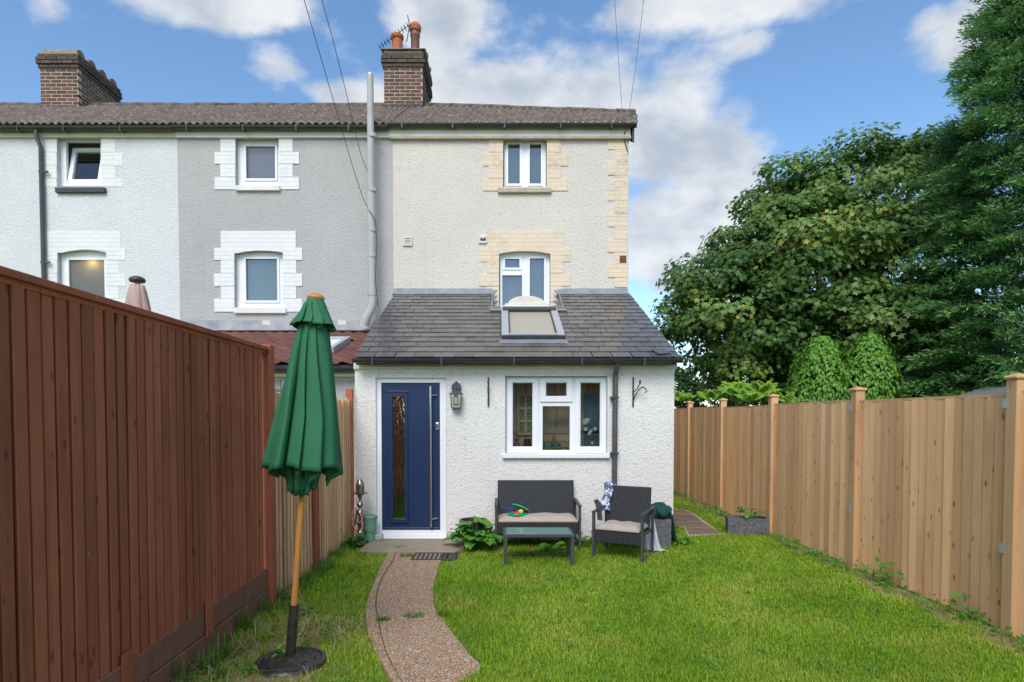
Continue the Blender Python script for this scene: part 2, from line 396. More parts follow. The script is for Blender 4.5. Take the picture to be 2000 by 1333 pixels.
def leafy(name, c1, c2, c3=None, trans=.3, rough=.5, patch=None, spec=.3):
    t = NT(name)
    a = t.nd('ShaderNodeAttribute', attribute_name='tint')
    c = t.mix(a.outputs['Fac'], c1, c2)
    if c3 is not None:
        c = t.mix(t.rng(a.outputs['Fac'], .9, 1.0), c, c3)
    if patch is not None:
        n = t.noise(t.coords(), patch[0], 4, .6)
        c = t.mix(t.math('MULTIPLY', t.rng(n, patch[2], patch[3]), patch[4]), c, patch[1])
    p = t.bsdf(c, rough, None, spec)
    x = t.nd('ShaderNodeBsdfTranslucent'); t.put(x.inputs['Color'], c)
    mx = t.nd('ShaderNodeMixShader'); mx.inputs[0].default_value = trans
    t.L.new(p, mx.inputs[1]); t.L.new(x.outputs[0], mx.inputs[2])
    return t.done(mx.outputs[0])
M['grass'] = leafy('lawn grass', (.17, .34, .016), (.41, .58, .04), (.60, .56, .16), .4, .5, (1.3, (.50, .50, .09), .50, .72, .6))
M['long_grass'] = leafy('rank grass', (.06, .17, .02), (.15, .29, .035), (.36, .33, .12), .35)
M['straw'] = leafy('dry straw', (.36, .26, .12), (.52, .42, .22), None, .2)
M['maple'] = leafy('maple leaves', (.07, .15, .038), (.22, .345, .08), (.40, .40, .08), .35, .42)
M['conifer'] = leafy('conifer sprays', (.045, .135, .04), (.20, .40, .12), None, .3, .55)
M['creeper'] = leafy('creeper leaves', (.10, .26, .03), (.21, .42, .065), None, .3, .45)
M['sumac'] = leafy('sumac leaflets', (.10, .28, .025), (.27, .48, .045), (.4, .38, .03), .35, .45)
M['hedge'] = leafy('hedge leaves', (.03, .075, .02), (.075, .15, .03), None, .25)
M['hosta'] = leafy('broad garden leaf', (.07, .24, .025), (.14, .36, .04), None, .3, .4)
M['weed'] = leafy('weed leaves', (.06, .18, .02), (.13, .30, .035), None, .3, .45)
M['far_leaf'] = leafy('far leaves', (.06, .12, .03), (.10, .18, .045), None, .3)

def ground_mat():
    t = NT('turf soil'); v = t.coords()
    n = t.noise(v, 1.3, 6, .6); n2 = t.noise(v, 30, 4)
    c = t.mix(t.rng(n, .4, .7), (.12, .19, .022), (.19, .21, .05))
    c = t.mix(t.math('MULTIPLY', t.rng(n2, .5, .7), .5), c, (.12, .085, .045))
    return t.done(t.bsdf(c, .95, t.bump(n2, .8, .02), .1))
M['turf'] = ground_mat()
def aggregate():
    t = NT('exposed aggregate'); v = t.coords()
    vn = t.nd('ShaderNodeTexVoronoi'); t.L.new(v, vn.inputs['Vector']); vn.inputs['Scale'].default_value = 105
    rp = t.nd('ShaderNodeValToRGB'); sp = t.nd('ShaderNodeSeparateColor'); t.L.new(vn.outputs['Color'], sp.inputs[0]); t.L.new(sp.outputs[0], rp.inputs[0])
    e = rp.color_ramp.elements
    cs = [(0, (.21, .15, .105)), (.35, (.46, .28, .155)), (.6, (.56, .30, .125)), (.8, (.46, .35, .25)), (.95, (.80, .66, .5))]
    while len(e) < len(cs): e.new(.5)
    for i, (p, c) in enumerate(cs): e[i].position = p; e[i].color = (*c, 1)
    big = t.rng(t.noise(v, 2.2, 4), .35, .7)
    c = t.mix(t.math('MULTIPLY', big, .3), rp.outputs[0], (.36, .25, .17))
    c = t.mix(t.rng(vn.outputs['Distance'], .45, .8), c, (.12, .095, .075))
    return t.done(t.bsdf(c, .8, t.bump(vn.outputs['Distance'], -.6, .006), .25))
M['aggregate'] = aggregate()

# ---------------------------------------------------------------- mesh helpers
class MB:
    def __init__(s): s.v = []; s.f = []
    def add(s, vs, fs):
        n = len(s.v); s.v += [tuple(p) for p in vs]; s.f += [tuple(i + n for i in f) for f in fs]; return s
    def box(s, x0, x1, y0, y1, z0, z1):
        return s.add([(x0, y0, z0), (x1, y0, z0), (x1, y1, z0), (x0, y1, z0), (x0, y0, z1), (x1, y0, z1), (x1, y1, z1), (x0, y1, z1)],
                     [(0, 3, 2, 1), (4, 5, 6, 7), (0, 1, 5, 4), (1, 2, 6, 5), (2, 3, 7, 6), (3, 0, 4, 7)])
    def bbox(s, x0, x1, y0, y1, z0, z1, b=.004):
        """box with chamfered edges"""
        bm_v = []
        for z, i in ((z0, b), (z0 + b, 0), (z1 - b, 0), (z1, b)):
            a0, a1, c0, c1 = x0 + i, x1 - i, y0 + i, y1 - i
            if i: ring = [(a0, c0 + 0, z), (a1, c0, z), (a1, c1, z), (a0, c1, z)]; ring = [(a0, c0, z), (a0 + 1e-5, c0, z), (a1 - 1e-5, c0, z), (a1, c0, z), (a1, c1, z), (a1 - 1e-5, c1, z), (a0 + 1e-5, c1, z), (a0, c1, z)]
            else: ring = [(x0, y0 + b, z), (x0 + b, y0, z), (x1 - b, y0, z), (x1, y0 + b, z), (x1, y1 - b, z), (x1 - b, y1, z), (x0 + b, y1, z), (x0, y1 - b, z)]
            bm_v += ring
        fs = [tuple(reversed(range(8))), tuple(range(24, 32))]
        for k in range(3):
            for i in range(8):
                j = (i + 1) % 8; fs.append((k * 8 + i, k * 8 + j, k * 8 + 8 + j, k * 8 + 8 + i))
        return s.add(bm_v, fs)
    def prism(s, pts, axis, a, b):
        """polygon pts (2-D) extruded along axis from a to b; axis x: pts are (y,z); y: (x,z); z: (x,y)"""
        def P(p, q): return {'x': (q, p[0], p[1]), 'y': (p[0], q, p[1]), 'z': (p[0], p[1], q)}[axis]
        n = len(pts)
        return s.add([P(p, a) for p in pts] + [P(p, b) for p in pts],
                     [tuple(range(n)), tuple(reversed(range(n, 2 * n)))] + [(i, n + i, n + (i + 1) % n, (i + 1) % n) for i in range(n)])
    def tube(s, pts, r, n=8, cap=True):
        pts = [Vector(p) for p in pts]; rs = r if isinstance(r, (list, tuple)) else [r] * len(pts)
        vs = []; fs = []; prev = None
        for i, p in enumerate(pts):
            d = (pts[min(i + 1, len(pts) - 1)] - pts[max(i - 1, 0)]).normalized()
            a = prev if prev is not None else (Vector((0, 0, 1)) if abs(d.z) < .9 else Vector((1, 0, 0)))
            a = (a - d * a.dot(d)).normalized(); prev = a; b = d.cross(a)
            for k in range(n):
                t = 2 * math.pi * k / n; vs.append(p + (a * math.cos(t) + b * math.sin(t)) * rs[i])
        for i in range(len(pts) - 1):
            for k in range(n):
                fs.append((i * n + k, i * n + (k + 1) % n, (i + 1) * n + (k + 1) % n, (i + 1) * n + k))
        if cap: fs += [tuple(reversed(range(n))), tuple(range((len(pts) - 1) * n, len(pts) * n))]
        return s.add(vs, fs)
    def lathe(s, prof, c=(0, 0, 0), n=20):
        vs = []; fs = []
        for r, z in prof:
            for k in range(n):
                t = 2 * math.pi * k / n; vs.append((c[0] + r * math.cos(t), c[1] + r * math.sin(t), c[2] + z))
        for i in range(len(prof) - 1):
            for k in range(n):
                fs.append((i * n + k, i * n + (k + 1) % n, (i + 1) * n + (k + 1) % n, (i + 1) * n + k))
        fs += [tuple(reversed(range(n))), tuple(range((len(prof) - 1) * n, len(prof) * n))]
        return s.add(vs, fs)
    def ball(s, c, r, n=10, sq=(1, 1, 1)):
        m = max(5, n // 2 + 1)
        vs = [(c[0], c[1], c[2] - r * sq[2])]; fs = []
        for i in range(1, m):
            a = -math.pi / 2 + math.pi * i / m
            for k in range(n):
                t = 2 * math.pi * k / n
                vs.append((c[0] + r * sq[0] * math.cos(a) * math.cos(t), c[1] + r * sq[1] * math.cos(a) * math.sin(t), c[2] + r * sq[2] * math.sin(a)))
        vs.append((c[0], c[1], c[2] + r * sq[2]))
        for k in range(n): fs.append((0, 1 + (k + 1) % n, 1 + k))
        for i in range(m - 2):
            for k in range(n):
                a = 1 + i * n + k; b = 1 + i * n + (k + 1) % n; fs.append((a, b, b + n, a + n))
        o = 1 + (m - 2) * n
        for k in range(n): fs.append((o + k, o + (k + 1) % n, len(vs) - 1))
        return s.add(vs, fs)
    def slab(s, x0, x1, z0, z1, holes, y0, y1):
        """upright plate with rectangular openings (x0,x1,z0,z1)"""
        xs = sorted({x0, x1, *[h[0] for h in holes], *[h[1] for h in holes]}); zs = sorted({z0, z1, *[h[2] for h in holes], *[h[3] for h in holes]})
        def solid(i, j):
            if i < 0 or j < 0 or i >= len(xs) - 1 or j >= len(zs) - 1: return False
            cx = (xs[i] + xs[i + 1]) / 2; cz = (zs[j] + zs[j + 1]) / 2
            return not any(h[0] < cx < h[1] and h[2] < cz < h[3] for h in holes)
        for i in range(len(xs) - 1):
            for j in range(len(zs) - 1):
                if not solid(i, j): continue
                a, b, c, d = xs[i], xs[i + 1], zs[j], zs[j + 1]
                s.add([(a, y0, c), (b, y0, c), (b, y0, d), (a, y0, d)], [(0, 1, 2, 3)])
                s.add([(a, y1, c), (b, y1, c), (b, y1, d), (a, y1, d)], [(3, 2, 1, 0)])
                if not solid(i - 1, j): s.add([(a, y0, c), (a, y1, c), (a, y1, d), (a, y0, d)], [(3, 2, 1, 0)])
                if not solid(i + 1, j): s.add([(b, y0, c), (b, y1, c), (b, y1, d), (b, y0, d)], [(0, 1, 2, 3)])
                if not solid(i, j - 1): s.add([(a, y0, c), (b, y0, c), (b, y1, c), (a, y1, c)], [(3, 2, 1, 0)])
                if not solid(i, j + 1): s.add([(a, y0, d), (b, y0, d), (b, y1, d), (a, y1, d)], [(0, 1, 2, 3)])
        return s
    def move(s, off):
        s.v = [(a + off[0], b + off[1], c + off[2]) for a, b, c in s.v]; return s
    def rot(s, m):
        s.v = [tuple(m @ Vector(p)) for p in s.v]; return s
    def mesh(s, name, mat, smooth=False):
        me = bpy.data.meshes.new(name); me.from_pydata(s.v, [], s.f); me.validate(); me.update()
        if mat is not None: me.materials.append(mat)
        if smooth: me.polygons.foreach_set('use_smooth', [True] * len(me.polygons)); 
        return me
    def build(s, name, mat, parent=None, smooth=False, bevel=0, local=False):
        off = Vector((0, 0, 0))
        if parent is not None and not local: off = wloc(parent)
        if off.length > 0: s.v = [(a - off.x, b - off.y, c - off.z) for a, b, c in s.v]
        o = bpy.data.objects.new(name, s.mesh(name, M[mat] if isinstance(mat, str) else mat, smooth)); col.objects.link(o)
        o.parent = parent
        if smooth:
            try: o.data.set_sharp_from_angle(angle=R(38))
            except Exception: pass
        if bevel:
            b = o.modifiers.new('bevel', 'BEVEL'); b.width = bevel; b.segments = 2; b.limit_method = 'ANGLE'; b.angle_limit = R(40)
        return o
WL = {}
def wloc(o):
    v = Vector((0, 0, 0))
    while o is not None: v += o.location; o = o.parent
    return v
def tag(o, label, cat, group=None, kind=None):
    if label: o['label'] = label
    if cat: o['category'] = cat
    if group: o['group'] = group
    if kind: o['kind'] = kind
    return o
def thing(name, loc, label, cat, group=None, rz=0.0):
    o = bpy.data.objects.new(name, None); col.objects.link(o); o.location = loc; o.rotation_euler = (0, 0, rz); o.empty_display_size = .1
    return tag(o, label, cat, group)
def put(name, me, parent, loc, rot=(0, 0, 0), scale=(1, 1, 1)):
    o = bpy.data.objects.new(name, me); col.objects.link(o); o.parent = parent
    off = wloc(parent) if parent is not None else Vector((0, 0, 0))
    o.location = Vector(loc) - off; o.rotation_euler = rot; o.scale = scale
    return o
def structure(o): o['kind'] = 'structure'; return o
def np_mesh(name, V, T, mat, tint=None, parent=None, quads=False):
    me = bpy.data.meshes.new(name); k = T.shape[1]
    off = wloc(parent) if parent is not None else Vector((0, 0, 0))
    V = V - np.array(off)
    me.vertices.add(len(V)); me.vertices.foreach_set('co', V.astype(np.float32).ravel())
    me.loops.add(T.size); me.loops.foreach_set('vertex_index', T.astype(np.int32).ravel())
    me.polygons.add(len(T)); me.polygons.foreach_set('loop_start', np.arange(0, T.size, k, dtype=np.int32))
    me.polygons.foreach_set('loop_total', np.full(len(T), k, dtype=np.int32))
    me.update(calc_edges=True)
    if tint is not None:
        a = me.attributes.new('tint', 'FLOAT', 'POINT'); a.data.foreach_set('value', tint.astype(np.float32))
    me.materials.append(M[mat])
    o = bpy.data.objects.new(name, me); col.objects.link(o); o.parent = parent
    return o
def inside(poly, P):
    x, y = P[:, 0], P[:, 1]; r = np.zeros(len(P), bool); n = len(poly)
    for i in range(n):
        x1, y1 = poly[i][:2]; x2, y2 = poly[(i + 1) % n][:2]
        if y1 == y2: continue
        c = ((y1 > y) != (y2 > y)) & (x < (x2 - x1) * (y - y1) / (y2 - y1) + x1); r ^= c
    return r
def leaves_arr(P, Nn, size, tmpl, tris, spin=None, tdir=None):
    """leaf templates at P with normals Nn; returns verts, tris"""
    n = len(P); Nn = Nn / (np.linalg.norm(Nn, axis=1, keepdims=True) + 1e-9)
    r = rng.normal(size=(n, 3)) if tdir is None else tdir
    t = r - (r * Nn).sum(1, keepdims=True) * Nn; t /= (np.linalg.norm(t, axis=1, keepdims=True) + 1e-9)
    b = np.cross(Nn, t); tm = np.array(tmpl, float)
    V = P[:, None, :] + size[:, None, None] * (tm[None, :, 0, None] * b[:, None, :] + tm[None, :, 1, None] * t[:, None, :] + tm[None, :, 2, None] * Nn[:, None, :])
    k = len(tm); T = np.array(tris)[None] + (np.arange(n) * k)[:, None, None]
    return V.reshape(-1, 3), T.reshape(-1, 3)
MAPLE = [(0, .42, .03), (0, 0, 0), (.30, .06, -.02), (.24, .32, 0), (.56, .56, -.05), (.22, .62, 0), (0, 1, -.06), (-.22, .62, 0), (-.56, .56, -.05), (-.24, .32, 0), (-.30, .06, -.02)]
MAPLE_T = [(0, i, i + 1) for i in range(1, 10)] + [(0, 10, 1)]
OVAL = [(0, 0, 0), (.27, .45, .05), (0, 1, -.06), (-.27, .45, .05), (0, .48, -.02)]
OVAL_T = [(0, 1, 4), (1, 2, 4), (2, 3, 4), (3, 0, 4)]
SLIVER = [(-.055, 0, 0), (.055, 0, 0), (.05, .6, .01), (0, 1, -.02), (-.05, .6, .01)]
SLIVER_T = [(0, 1, 2), (0, 2, 4), (4, 2, 3)]

# ---------------------------------------------------------------- main dimensions (metres; camera stands at x 0, y 0)
Y1, Y2 = 7.93, 10.86          # front of the rear extension, rear wall of the terrace
XL, XR, XG, XW = -1.92, 2.30, -5.77, -12.5
RA, RB = 2.42 - 0.4695 * 7.75, 0.4695   # extension roof plane z = RA + RB*y
RY, EY = 13.3, 10.69          # ridge and eave lines of the terrace roof
EZ = 6.79
def ridge_z(x): return 8.42 - max(0, min(1, (x + 1.4) / 4.4)) * .15
def FX(x, y): return x

# ================================================================ SETTING
g = MB(); g.add([(-300, -300, 0), (300, -300, 0), (300, 300, 0), (-300, 300, 0)], [(0, 1, 2, 3)])
structure(g.build('ground', 'turf'))
LP = [(760, 1080), (739, 1120), (721, 1168), (713, 1192), (718, 1240), (733, 1279), (763, 1333), (800, 1395)]
RP = [(868, 1080), (859, 1105), (846, 1150), (847, 1192), (866, 1216), (892, 1252), (918, 1284), (948, 1313), (915, 1328), (880, 1345)]
pathL = [gr(*p) for p in LP]; pathR = [gr(*p) for p in RP]
path_poly = [(p.x, p.y) for p in pathL] + [(p.x, p.y) for p in reversed(pathR)]
lawn_poly = [(-1.97, -3), (3.82, -3), (3.82, 14.5), (2.36, 14.5), (2.36, 7.9), (-1.9, 7.9)]
l = MB(); l.add([(x, y, .006) for x, y in lawn_poly], [tuple(range(len(lawn_poly)))]); structure(l.build('lawn', 'turf'))
def bed_strip(name, pts, mat):
    m = MB(); c = (sum(p[0] for p in pts) / len(pts), sum(p[1] for p in pts) / len(pts)); m.add([(x, y, .011) for x, y in pts], [tuple(range(len(pts)))]); return structure(m.build(name, mat))
rb_ = random.Random(2)
bed_strip('soil_border', [(3.83, 3.0 + i * .25) for i in range(44)] + [(3.66 - rb_.uniform(0, .16), 3.0 + i * .25) for i in reversed(range(44))], 'soil_dry')
bed_strip('soil_patch', [(-1.97, 2.6 + i * .25) for i in range(11)] + [(-1.70 + .45 * math.sin(math.pi * (i + 1.2) / 11.5) + rb_.uniform(-.08, .08), 2.6 + i * .25) for i in reversed(range(11))], 'soil_dry')
pth = bpy.data.objects.new('garden_path', None); col.objects.link(pth); pth['kind'] = 'structure'
def lerp_edge(E, y):
    E = sorted(E, key=lambda p: p.y)
    for a, b in zip(E, E[1:]):
        if a.y <= y <= b.y: return a.lerp(b, (y - a.y) / (b.y - a.y + 1e-9)).x
    return E[0].x if y < E[0].y else E[-1].x
Lsorted = pathL; Rm = pathR
def path_piece(ya, yb, off, inner):
    ys = [ya + (yb - ya) * i / 12 for i in range(13)]
    left = []; right = []
    for y in ys:
        xl = lerp_edge(Lsorted, y); xr = lerp_edge(Rm, y)
        e = xl + .075 + .02 * math.sin(y * 3)
        if inner: left.append((e + .008, y)); right.append((xr, y))
        else: left.append((xl, y)); right.append((e, y))
    mb = MB(); mb.prism(left + right[::-1], 'z', 0.0, .022 if inner else .026)
    return mb.build('path_slab' if inner else 'path_edging', 'aggregate', pth, bevel=.004)
yj = gr(800, 1216).y
ylow = gr(880, 1345).y
path_piece(yj + .012, gr(800, 1080).y, 0, True); path_piece(ylow, yj - .012, 0, True)
path_piece(yj + .006, gr(760, 1081).y, 0, False); path_piece(3.2, yj - .006, 0, False)
# concrete step slab in front of the door and drain grating
st = MB(); a = gr(700, 1079, .03); b = gr(905, 1079, .03)
st.prism([(a.x, a.y), (b.x - .1, a.y - .02), (b.x, a.y + .12), (b.x, Y1), (a.x, Y1)], 'z', 0, .045)
structure(st.build('step_slab', 'concrete', bevel=.008))
side = bpy.data.objects.new('side_path', None); col.objects.link(side); side['kind'] = 'structure'
def flag(pts, z=.03):
    P = [gr(*p) for p in pts]; c = sum(P, Vector()) / len(P)
    mb = MB(); mb.prism([((c + (p - c) * .975).x, (c + (p - c) * .975).y) for p in P], 'z', 0, z); return mb.build('paving_slab', 'paving', side, bevel=.006)
bed = [gr(*p) for p in [(1310, 996), (1342, 999), (1358, 1008), (1412, 1047), (1344, 1050), (1336, 1032), (1300, 1026)]]
bm_ = MB(); bm_.prism([(p.x, p.y) for p in bed], 'z', 0, .02); bm_.build('mortar_bed', 'pave_joint', side)
flag([(1312, 998), (1340, 1000), (1352, 1006), (1312, 1006)])
flag([(1312, 1007), (1353, 1007), (1372, 1021), (1305, 1024)])
flag([(1306, 1025), (1372, 1022), (1392, 1034), (1342, 1033), (1336, 1031)])
flag([(1338, 1034), (1392, 1035), (1410, 1046), (1346, 1048)])

# ================================================================ windows
def rect(px, Y):
    x0, y0, x1, y1 = px
    a = at(x0, y1, Y); b = at(x1, y0, Y)
    return (a.x, b.x, a.z, b.z)
def window(parent, frame, panes, Y, glassm='glass_upper', blind='blind', sash=.018, bd=.10, framem='upvc', label=None):
    """frame and panes given as picture rectangles on the plane Y: a plate with openings, raised sashes, panes, blind"""
    fx = rect(frame, Y); ph = [rect(p, Y) for p in panes]
    o = MB().slab(fx[0], fx[1], fx[2], fx[3], ph, Y, Y + .06).build('window', framem, parent, bevel=.004)
    for h in ph:
        w = .035
        MB().slab(h[0] - w, h[1] + w, h[2] - w, h[3] + w, [(h[0] + .004, h[1] - .004, h[2] + .004, h[3] - .004)], Y - sash, Y - .001).build('sash', framem, o, bevel=.005)
        MB().box(h[0] - .004, h[1] + .004, Y + .022, Y + .03, h[2] - .004, h[3] + .004).build('pane', glassm, o)
    if blind:
        MB().box(fx[0] + .01, fx[1] - .01, Y + bd, Y + bd + .01, fx[2] + .01, fx[3] - .01).build('blind', blind, o)
    return o
def arch_fill(mb, x0, x1, zs, zc, y0, y1, n=10):
    """fills the two corners above a segmental arch (springing zs, crown zc) of an opening that reaches zc"""
    w = (x1 - x0) / 2; s = zc - zs; rad = (w * w + s * s) / (2 * s); cx = (x0 + x1) / 2
    pts = []
    for i in range(n + 1):
        x = x0 + (x1 - x0) * i / n; pts.append((x, zc - rad + math.sqrt(max(0, rad * rad - (x - cx) ** 2))))
    for (xa, za), (xb, zb) in zip(pts, pts[1:]):
        mb.add([(xa, y0, za), (xb, y0, zb), (xb, y0, zc), (xa, y0, zc), (xa, y1, za), (xb, y1, zb)], [(0, 1, 2, 3), (1, 0, 4, 5)])

def quoins(parent, rects, mat, Y, proud=.012):
    for k, (x0, y0, x1, y1) in enumerate(rects):
        r = rect((x0, y0, x1, y1), Y)
        MB().bbox(r[0], r[1], Y - proud - .0015 * (k % 3), Y + .01, r[2] + .0015, r[3] - .0015, .003).build('quoin_block', mat, parent)
def jamb_blocks(xn, xw, xo, ys, wide_first, side):
    out = []
    for k, (a, b) in enumerate(zip(ys, ys[1:])):
        x = xw if (k % 2 == 0) == wide_first else xn
        out.append((x, a, xo, b) if side < 0 else (xo, a, x, b))
    return out

# ================================================================ terrace houses
def tiles(parent, x0, x1, xr_ridge=None, n_course=10):
    """corrugated interlocking tiles course by course between eave and ridge"""
    if xr_ridge is None: xr_ridge = x1
    pitch = .13; sub = 6
    nx = int((x1 - x0) / pitch * sub)
    prof = np.array([0, .02, .036, .036, .02, .0])
    V = []; T = []; tint = []
    for c in range(n_course):
        rows = []
        for e, lift in ((0, .020), (0, .046), (1.08, .012)):
            v = (c + e) / n_course; v = min(v, 1.0)
            us = np.linspace(0, 1, nx + 1)
            X = x0 + us * ((x1 + (xr_ridge - x1) * v) - x0)
            Yv = EY + v * (RY - EY)
            Z = np.array([EZ + v * (ridge_z(x) - EZ) for x in X]) + lift - (.016 if (e == 0 and lift == .020) else 0)
            Z = Z + prof[np.arange(nx + 1) % sub] * (1.0)
            jit = rng.normal(0, .003, nx + 1)
            rows.append(np.stack([X, np.full(nx + 1, Yv) + (jit if e == 0 else 0), Z], 1))
        b = sum(len(r) for r in V)
        V += rows; m = nx + 1
        i = np.arange(nx)
        for r in range(2):
            T.append(np.stack([b + r * m + i, b + r * m + i + 1, b + (r + 1) * m + i + 1, b + (r + 1) * m + i], 1))
    o = np_mesh('roof_tiles', np.concatenate(V), np.concatenate(T), 'roof_tile', None, parent)
    o['kind'] = 'stuff'
    # deck under the tiles and the far slope
    d = MB(); xs = [x0 + (x1 - x0) * i / 8 for i in range(9)]
    for a, b in zip(xs, xs[1:]):
        f = lambda x, v: x + (xr_ridge - x1) * v * (x - x0) / (x1 - x0)
        d.add([(a, EY + .06, EZ - .03), (b, EY + .06, EZ - .03), (f(b, 1), RY, ridge_z(b) - .03), (f(a, 1), RY, ridge_z(a) - .03), (f(b, 1), 2 * RY - EY, EZ), (f(a, 1), 2 * RY - EY, EZ)], [(0, 1, 2, 3), (3, 2, 4, 5)])
    d.build('roof_deck', 'roof_tile', parent)
    # ridge tiles
    L = .42; n = int((xr_ridge - x0) / L)
    half = MB(); half.tube([(-.212, 0, 0), (.212, 0, 0)], .1, 10); half.v = [(a, b * 1.1, c * .75) for a, b, c in half.v]
    me = half.mesh('ridge_tile', M['roof_tile'], True)
    for i in range(n + 1):
        x = min(x0 + L * (i + .5), xr_ridge - .2)
        put('ridge_tile', me, parent, (x, RY, ridge_z(x) + random.uniform(0, .015)), (0, (ridge_z(x) - ridge_z(x + .3)) / .3, 0))

def gutter(parent, x0, x1, y, z, r=.058, step=.9, drop=0.0):
    mb = MB(); n = 10; prof = []
    for k in range(n + 1):
        t = math.pi + math.pi * k / n; prof.append((y + r * math.cos(t), z + r * math.sin(t)))
    prof += [(y + r * .9 * math.cos(t), z + r * .9 * math.sin(t)) for t in [2 * math.pi - math.pi * k / n for k in range(n + 1)]]
    mb.prism(prof, 'x', x0, x1)
    o = mb.build('gutter', 'black_plastic', parent, True)
    x = x0 + .25
    while x < x1:
        b = MB(); b.box(x, x + .022, y - r - .006, y + r + .01, z - r - .008, z - r + .004); b.box(x, x + .022, y - r - .008, y - r - .002, z - r - .03, z + .012)
        b.build('gutter_bracket', 'black_plastic', o); x += step + random.uniform(-.1, .1)
    return o

BR = MB(); BR.bbox(-.1075, .1075, 0, .1, 0, .064, .004); BRICK = {}
def brick_mesh(L, mat):
    k = (round(L, 3), mat)
    if k not in BRICK:
        m = MB(); m.bbox(-L / 2, L / 2, 0, .1, 0, .064, .004); BRICK[k] = m.mesh('brick', M[mat])
    return BRICK[k]
def chimney(house, x0, x1, y0, y1, z0, z1):
    c = MB(); c.box(x0 + .003, x1 - .003, y0 + .003, y1 - .003, z0 - .6, z1); ch = c.build('chimney', 'mortar', house)
    CH_ = .0755; n = int(round((z1 - z0) / CH_))
    def run(p0, d, L, k, off, mat, proud):
        """bricks along direction d from p0"""
        s = 0; first = .1025 if k % 2 else .215
        rz = math.atan2(d[1], d[0])
        while s < L - .02:
            w = min(first if s == 0 else .215, L - s - .0)
            if w < .04: break
            cx = p0[0] + d[0] * (s + w / 2); cy = p0[1] + d[1] * (s + w / 2)
            nx, ny = d[1], -d[0]
            put('brick', brick_mesh(w, mat), ch, (cx + nx * (proud + random.uniform(-.002, .002)), cy + ny * (proud + random.uniform(-.002, .002)), z0 + k * CH_), (0, 0, rz))
            s += w + .010
    for k in range(n):
        top = n - 1 - k
        pr = {0: .03, 1: .055, 2: .055, 3: .03}.get(top, 0) if top < 4 else 0
        if k == 1: pr = .012
        mat = 'brick_dark' if top < 4 or k < 2 else 'brick'
        run((x0 - pr, y0), (1, 0), x1 - x0 + 2 * pr, k, 0, mat, pr)
        run((x1, y0 - pr + .106), (0, 1), y1 - y0 + 2 * pr - .106, k, 0, mat, pr)
        run((x0, y1 + pr), (0, -1), y1 - y0 + 2 * pr - .106, k, 0, mat, pr)
    # flashing at the foot
    f = MB(); e = .05
    f.prism([(y0 - e - .12, z0 - .17), (y0 - .015, z0 - .06), (y0 - .015, z0 + .03), (y0 - .004, z0 + .03), (y0 - .004, z0 - .2)], 'x', x0 - .12, x1 + .12)
    f.build('lead_flashing', 'lead', ch)
    f = MB()
    for i in range(6):
        yy = y0 + i * (RY - y0) / 6 * 1.1; zz = z0 - .1 + i * .03
        f.add([(x1 + .07, yy - .08, zz - .02), (x1 + .07, yy + .2, zz + .1), (x1 + .012, yy + .2, zz + .19), (x1 + .012, yy - .02, zz + .12)], [(0, 1, 2, 3)])
    f.build('step_flashing', 'lead', ch)
    return ch

# ---- end house (cream)
hc = thing('terraced_house', (0.2, Y2, 0), 'cream end of terrace house with peach painted quoins and two narrow windows', 'house')
op_u = rect((983, 266, 1068, 366), Y2); op_l = rect((975, 491, 1075, 601), Y2)
WTOP = at(977, 246, Y2).z
w = MB(); w.slab(XL, XR, 0, WTOP, [op_u, op_l], Y2, Y2 + .3)
arch_fill(w, op_l[0], op_l[1], at(0, 496, Y2).z, op_l[3], Y2, Y2 + .12)
w.build('rear_wall', 'cream_render', hc)
def gable_pts(): return [(Y2, 0), (2 * RY - Y2, 0), (2 * RY - Y2, EZ - .1), (RY, ridge_z(2.5) - .1), (Y2, EZ - .05)]
gp = MB(); pr_ = gable_pts()
gp.prism([(p[0] + (.302 if i in (0, 4) else 0), p[1]) for i, p in enumerate(pr_)], 'x', XR - .28, XR - .002); gp.build('gable_wall', 'cream_render', hc)
MB().box(XL, XR - .3, 2 * RY - Y2 - .3, 2 * RY - Y2, 0, EZ - .12).build('far_wall', 'cream_render', hc)
yq = [271, 299, 325, 350, 374]
quoins(hc, jamb_blocks(955, 943, 983, yq, False, -1) + jamb_blocks(1095, 1109, 1068, yq, False, 1), 'cream_brick', Y2)
yq = [485, 512, 535, 560, 590]
quoins(hc, jamb_blocks(950, 936, 975, yq, True, -1) + jamb_blocks(1100, 1114, 1075, yq, True, 1), 'cream_brick', Y2)
# lintel above the arched window (segmental underside)
def lintel(parent, px, crown, spring, xa, xb, mat, Y=Y2, proud=.013):
    r = rect(px, Y); a = at(xa, spring, Y); b = at(xb, crown, Y); zs, zc = a.z, at(0, crown, Y).z
    x0, x1 = at(xa, 0, Y).x, at(xb, 0, Y).x
    mb = MB(); n = 10; wd = (x1 - x0) / 2; s = zc - zs; rad = (wd * wd + s * s) / (2 * s); cx = (x0 + x1) / 2
    xs = [r[0]] + [x0 + (x1 - x0) * i / n for i in range(n + 1)] + [r[1]]
    low = lambda x: zs if x <= x0 or x >= x1 else zc - rad + math.sqrt(rad * rad - (x - cx) ** 2)
    pts = [(x, low(x)) for x in xs] + [(r[1], r[3]), (r[0], r[3])]
    mb.prism(pts, 'y', Y - proud, Y + .008); mb.build('lintel', mat, parent)
lintel(hc, (950, 452, 1100, 495), 491, 496, 975, 1075, 'cream_brick')
yq = [272, 293, 317, 343, 368, 393, 418, 444, 469, 494, 515, 543, 562]
quoins(hc, jamb_blocks(1200, 1187, 1225.3, yq, True, -1), 'cream_brick', Y2)
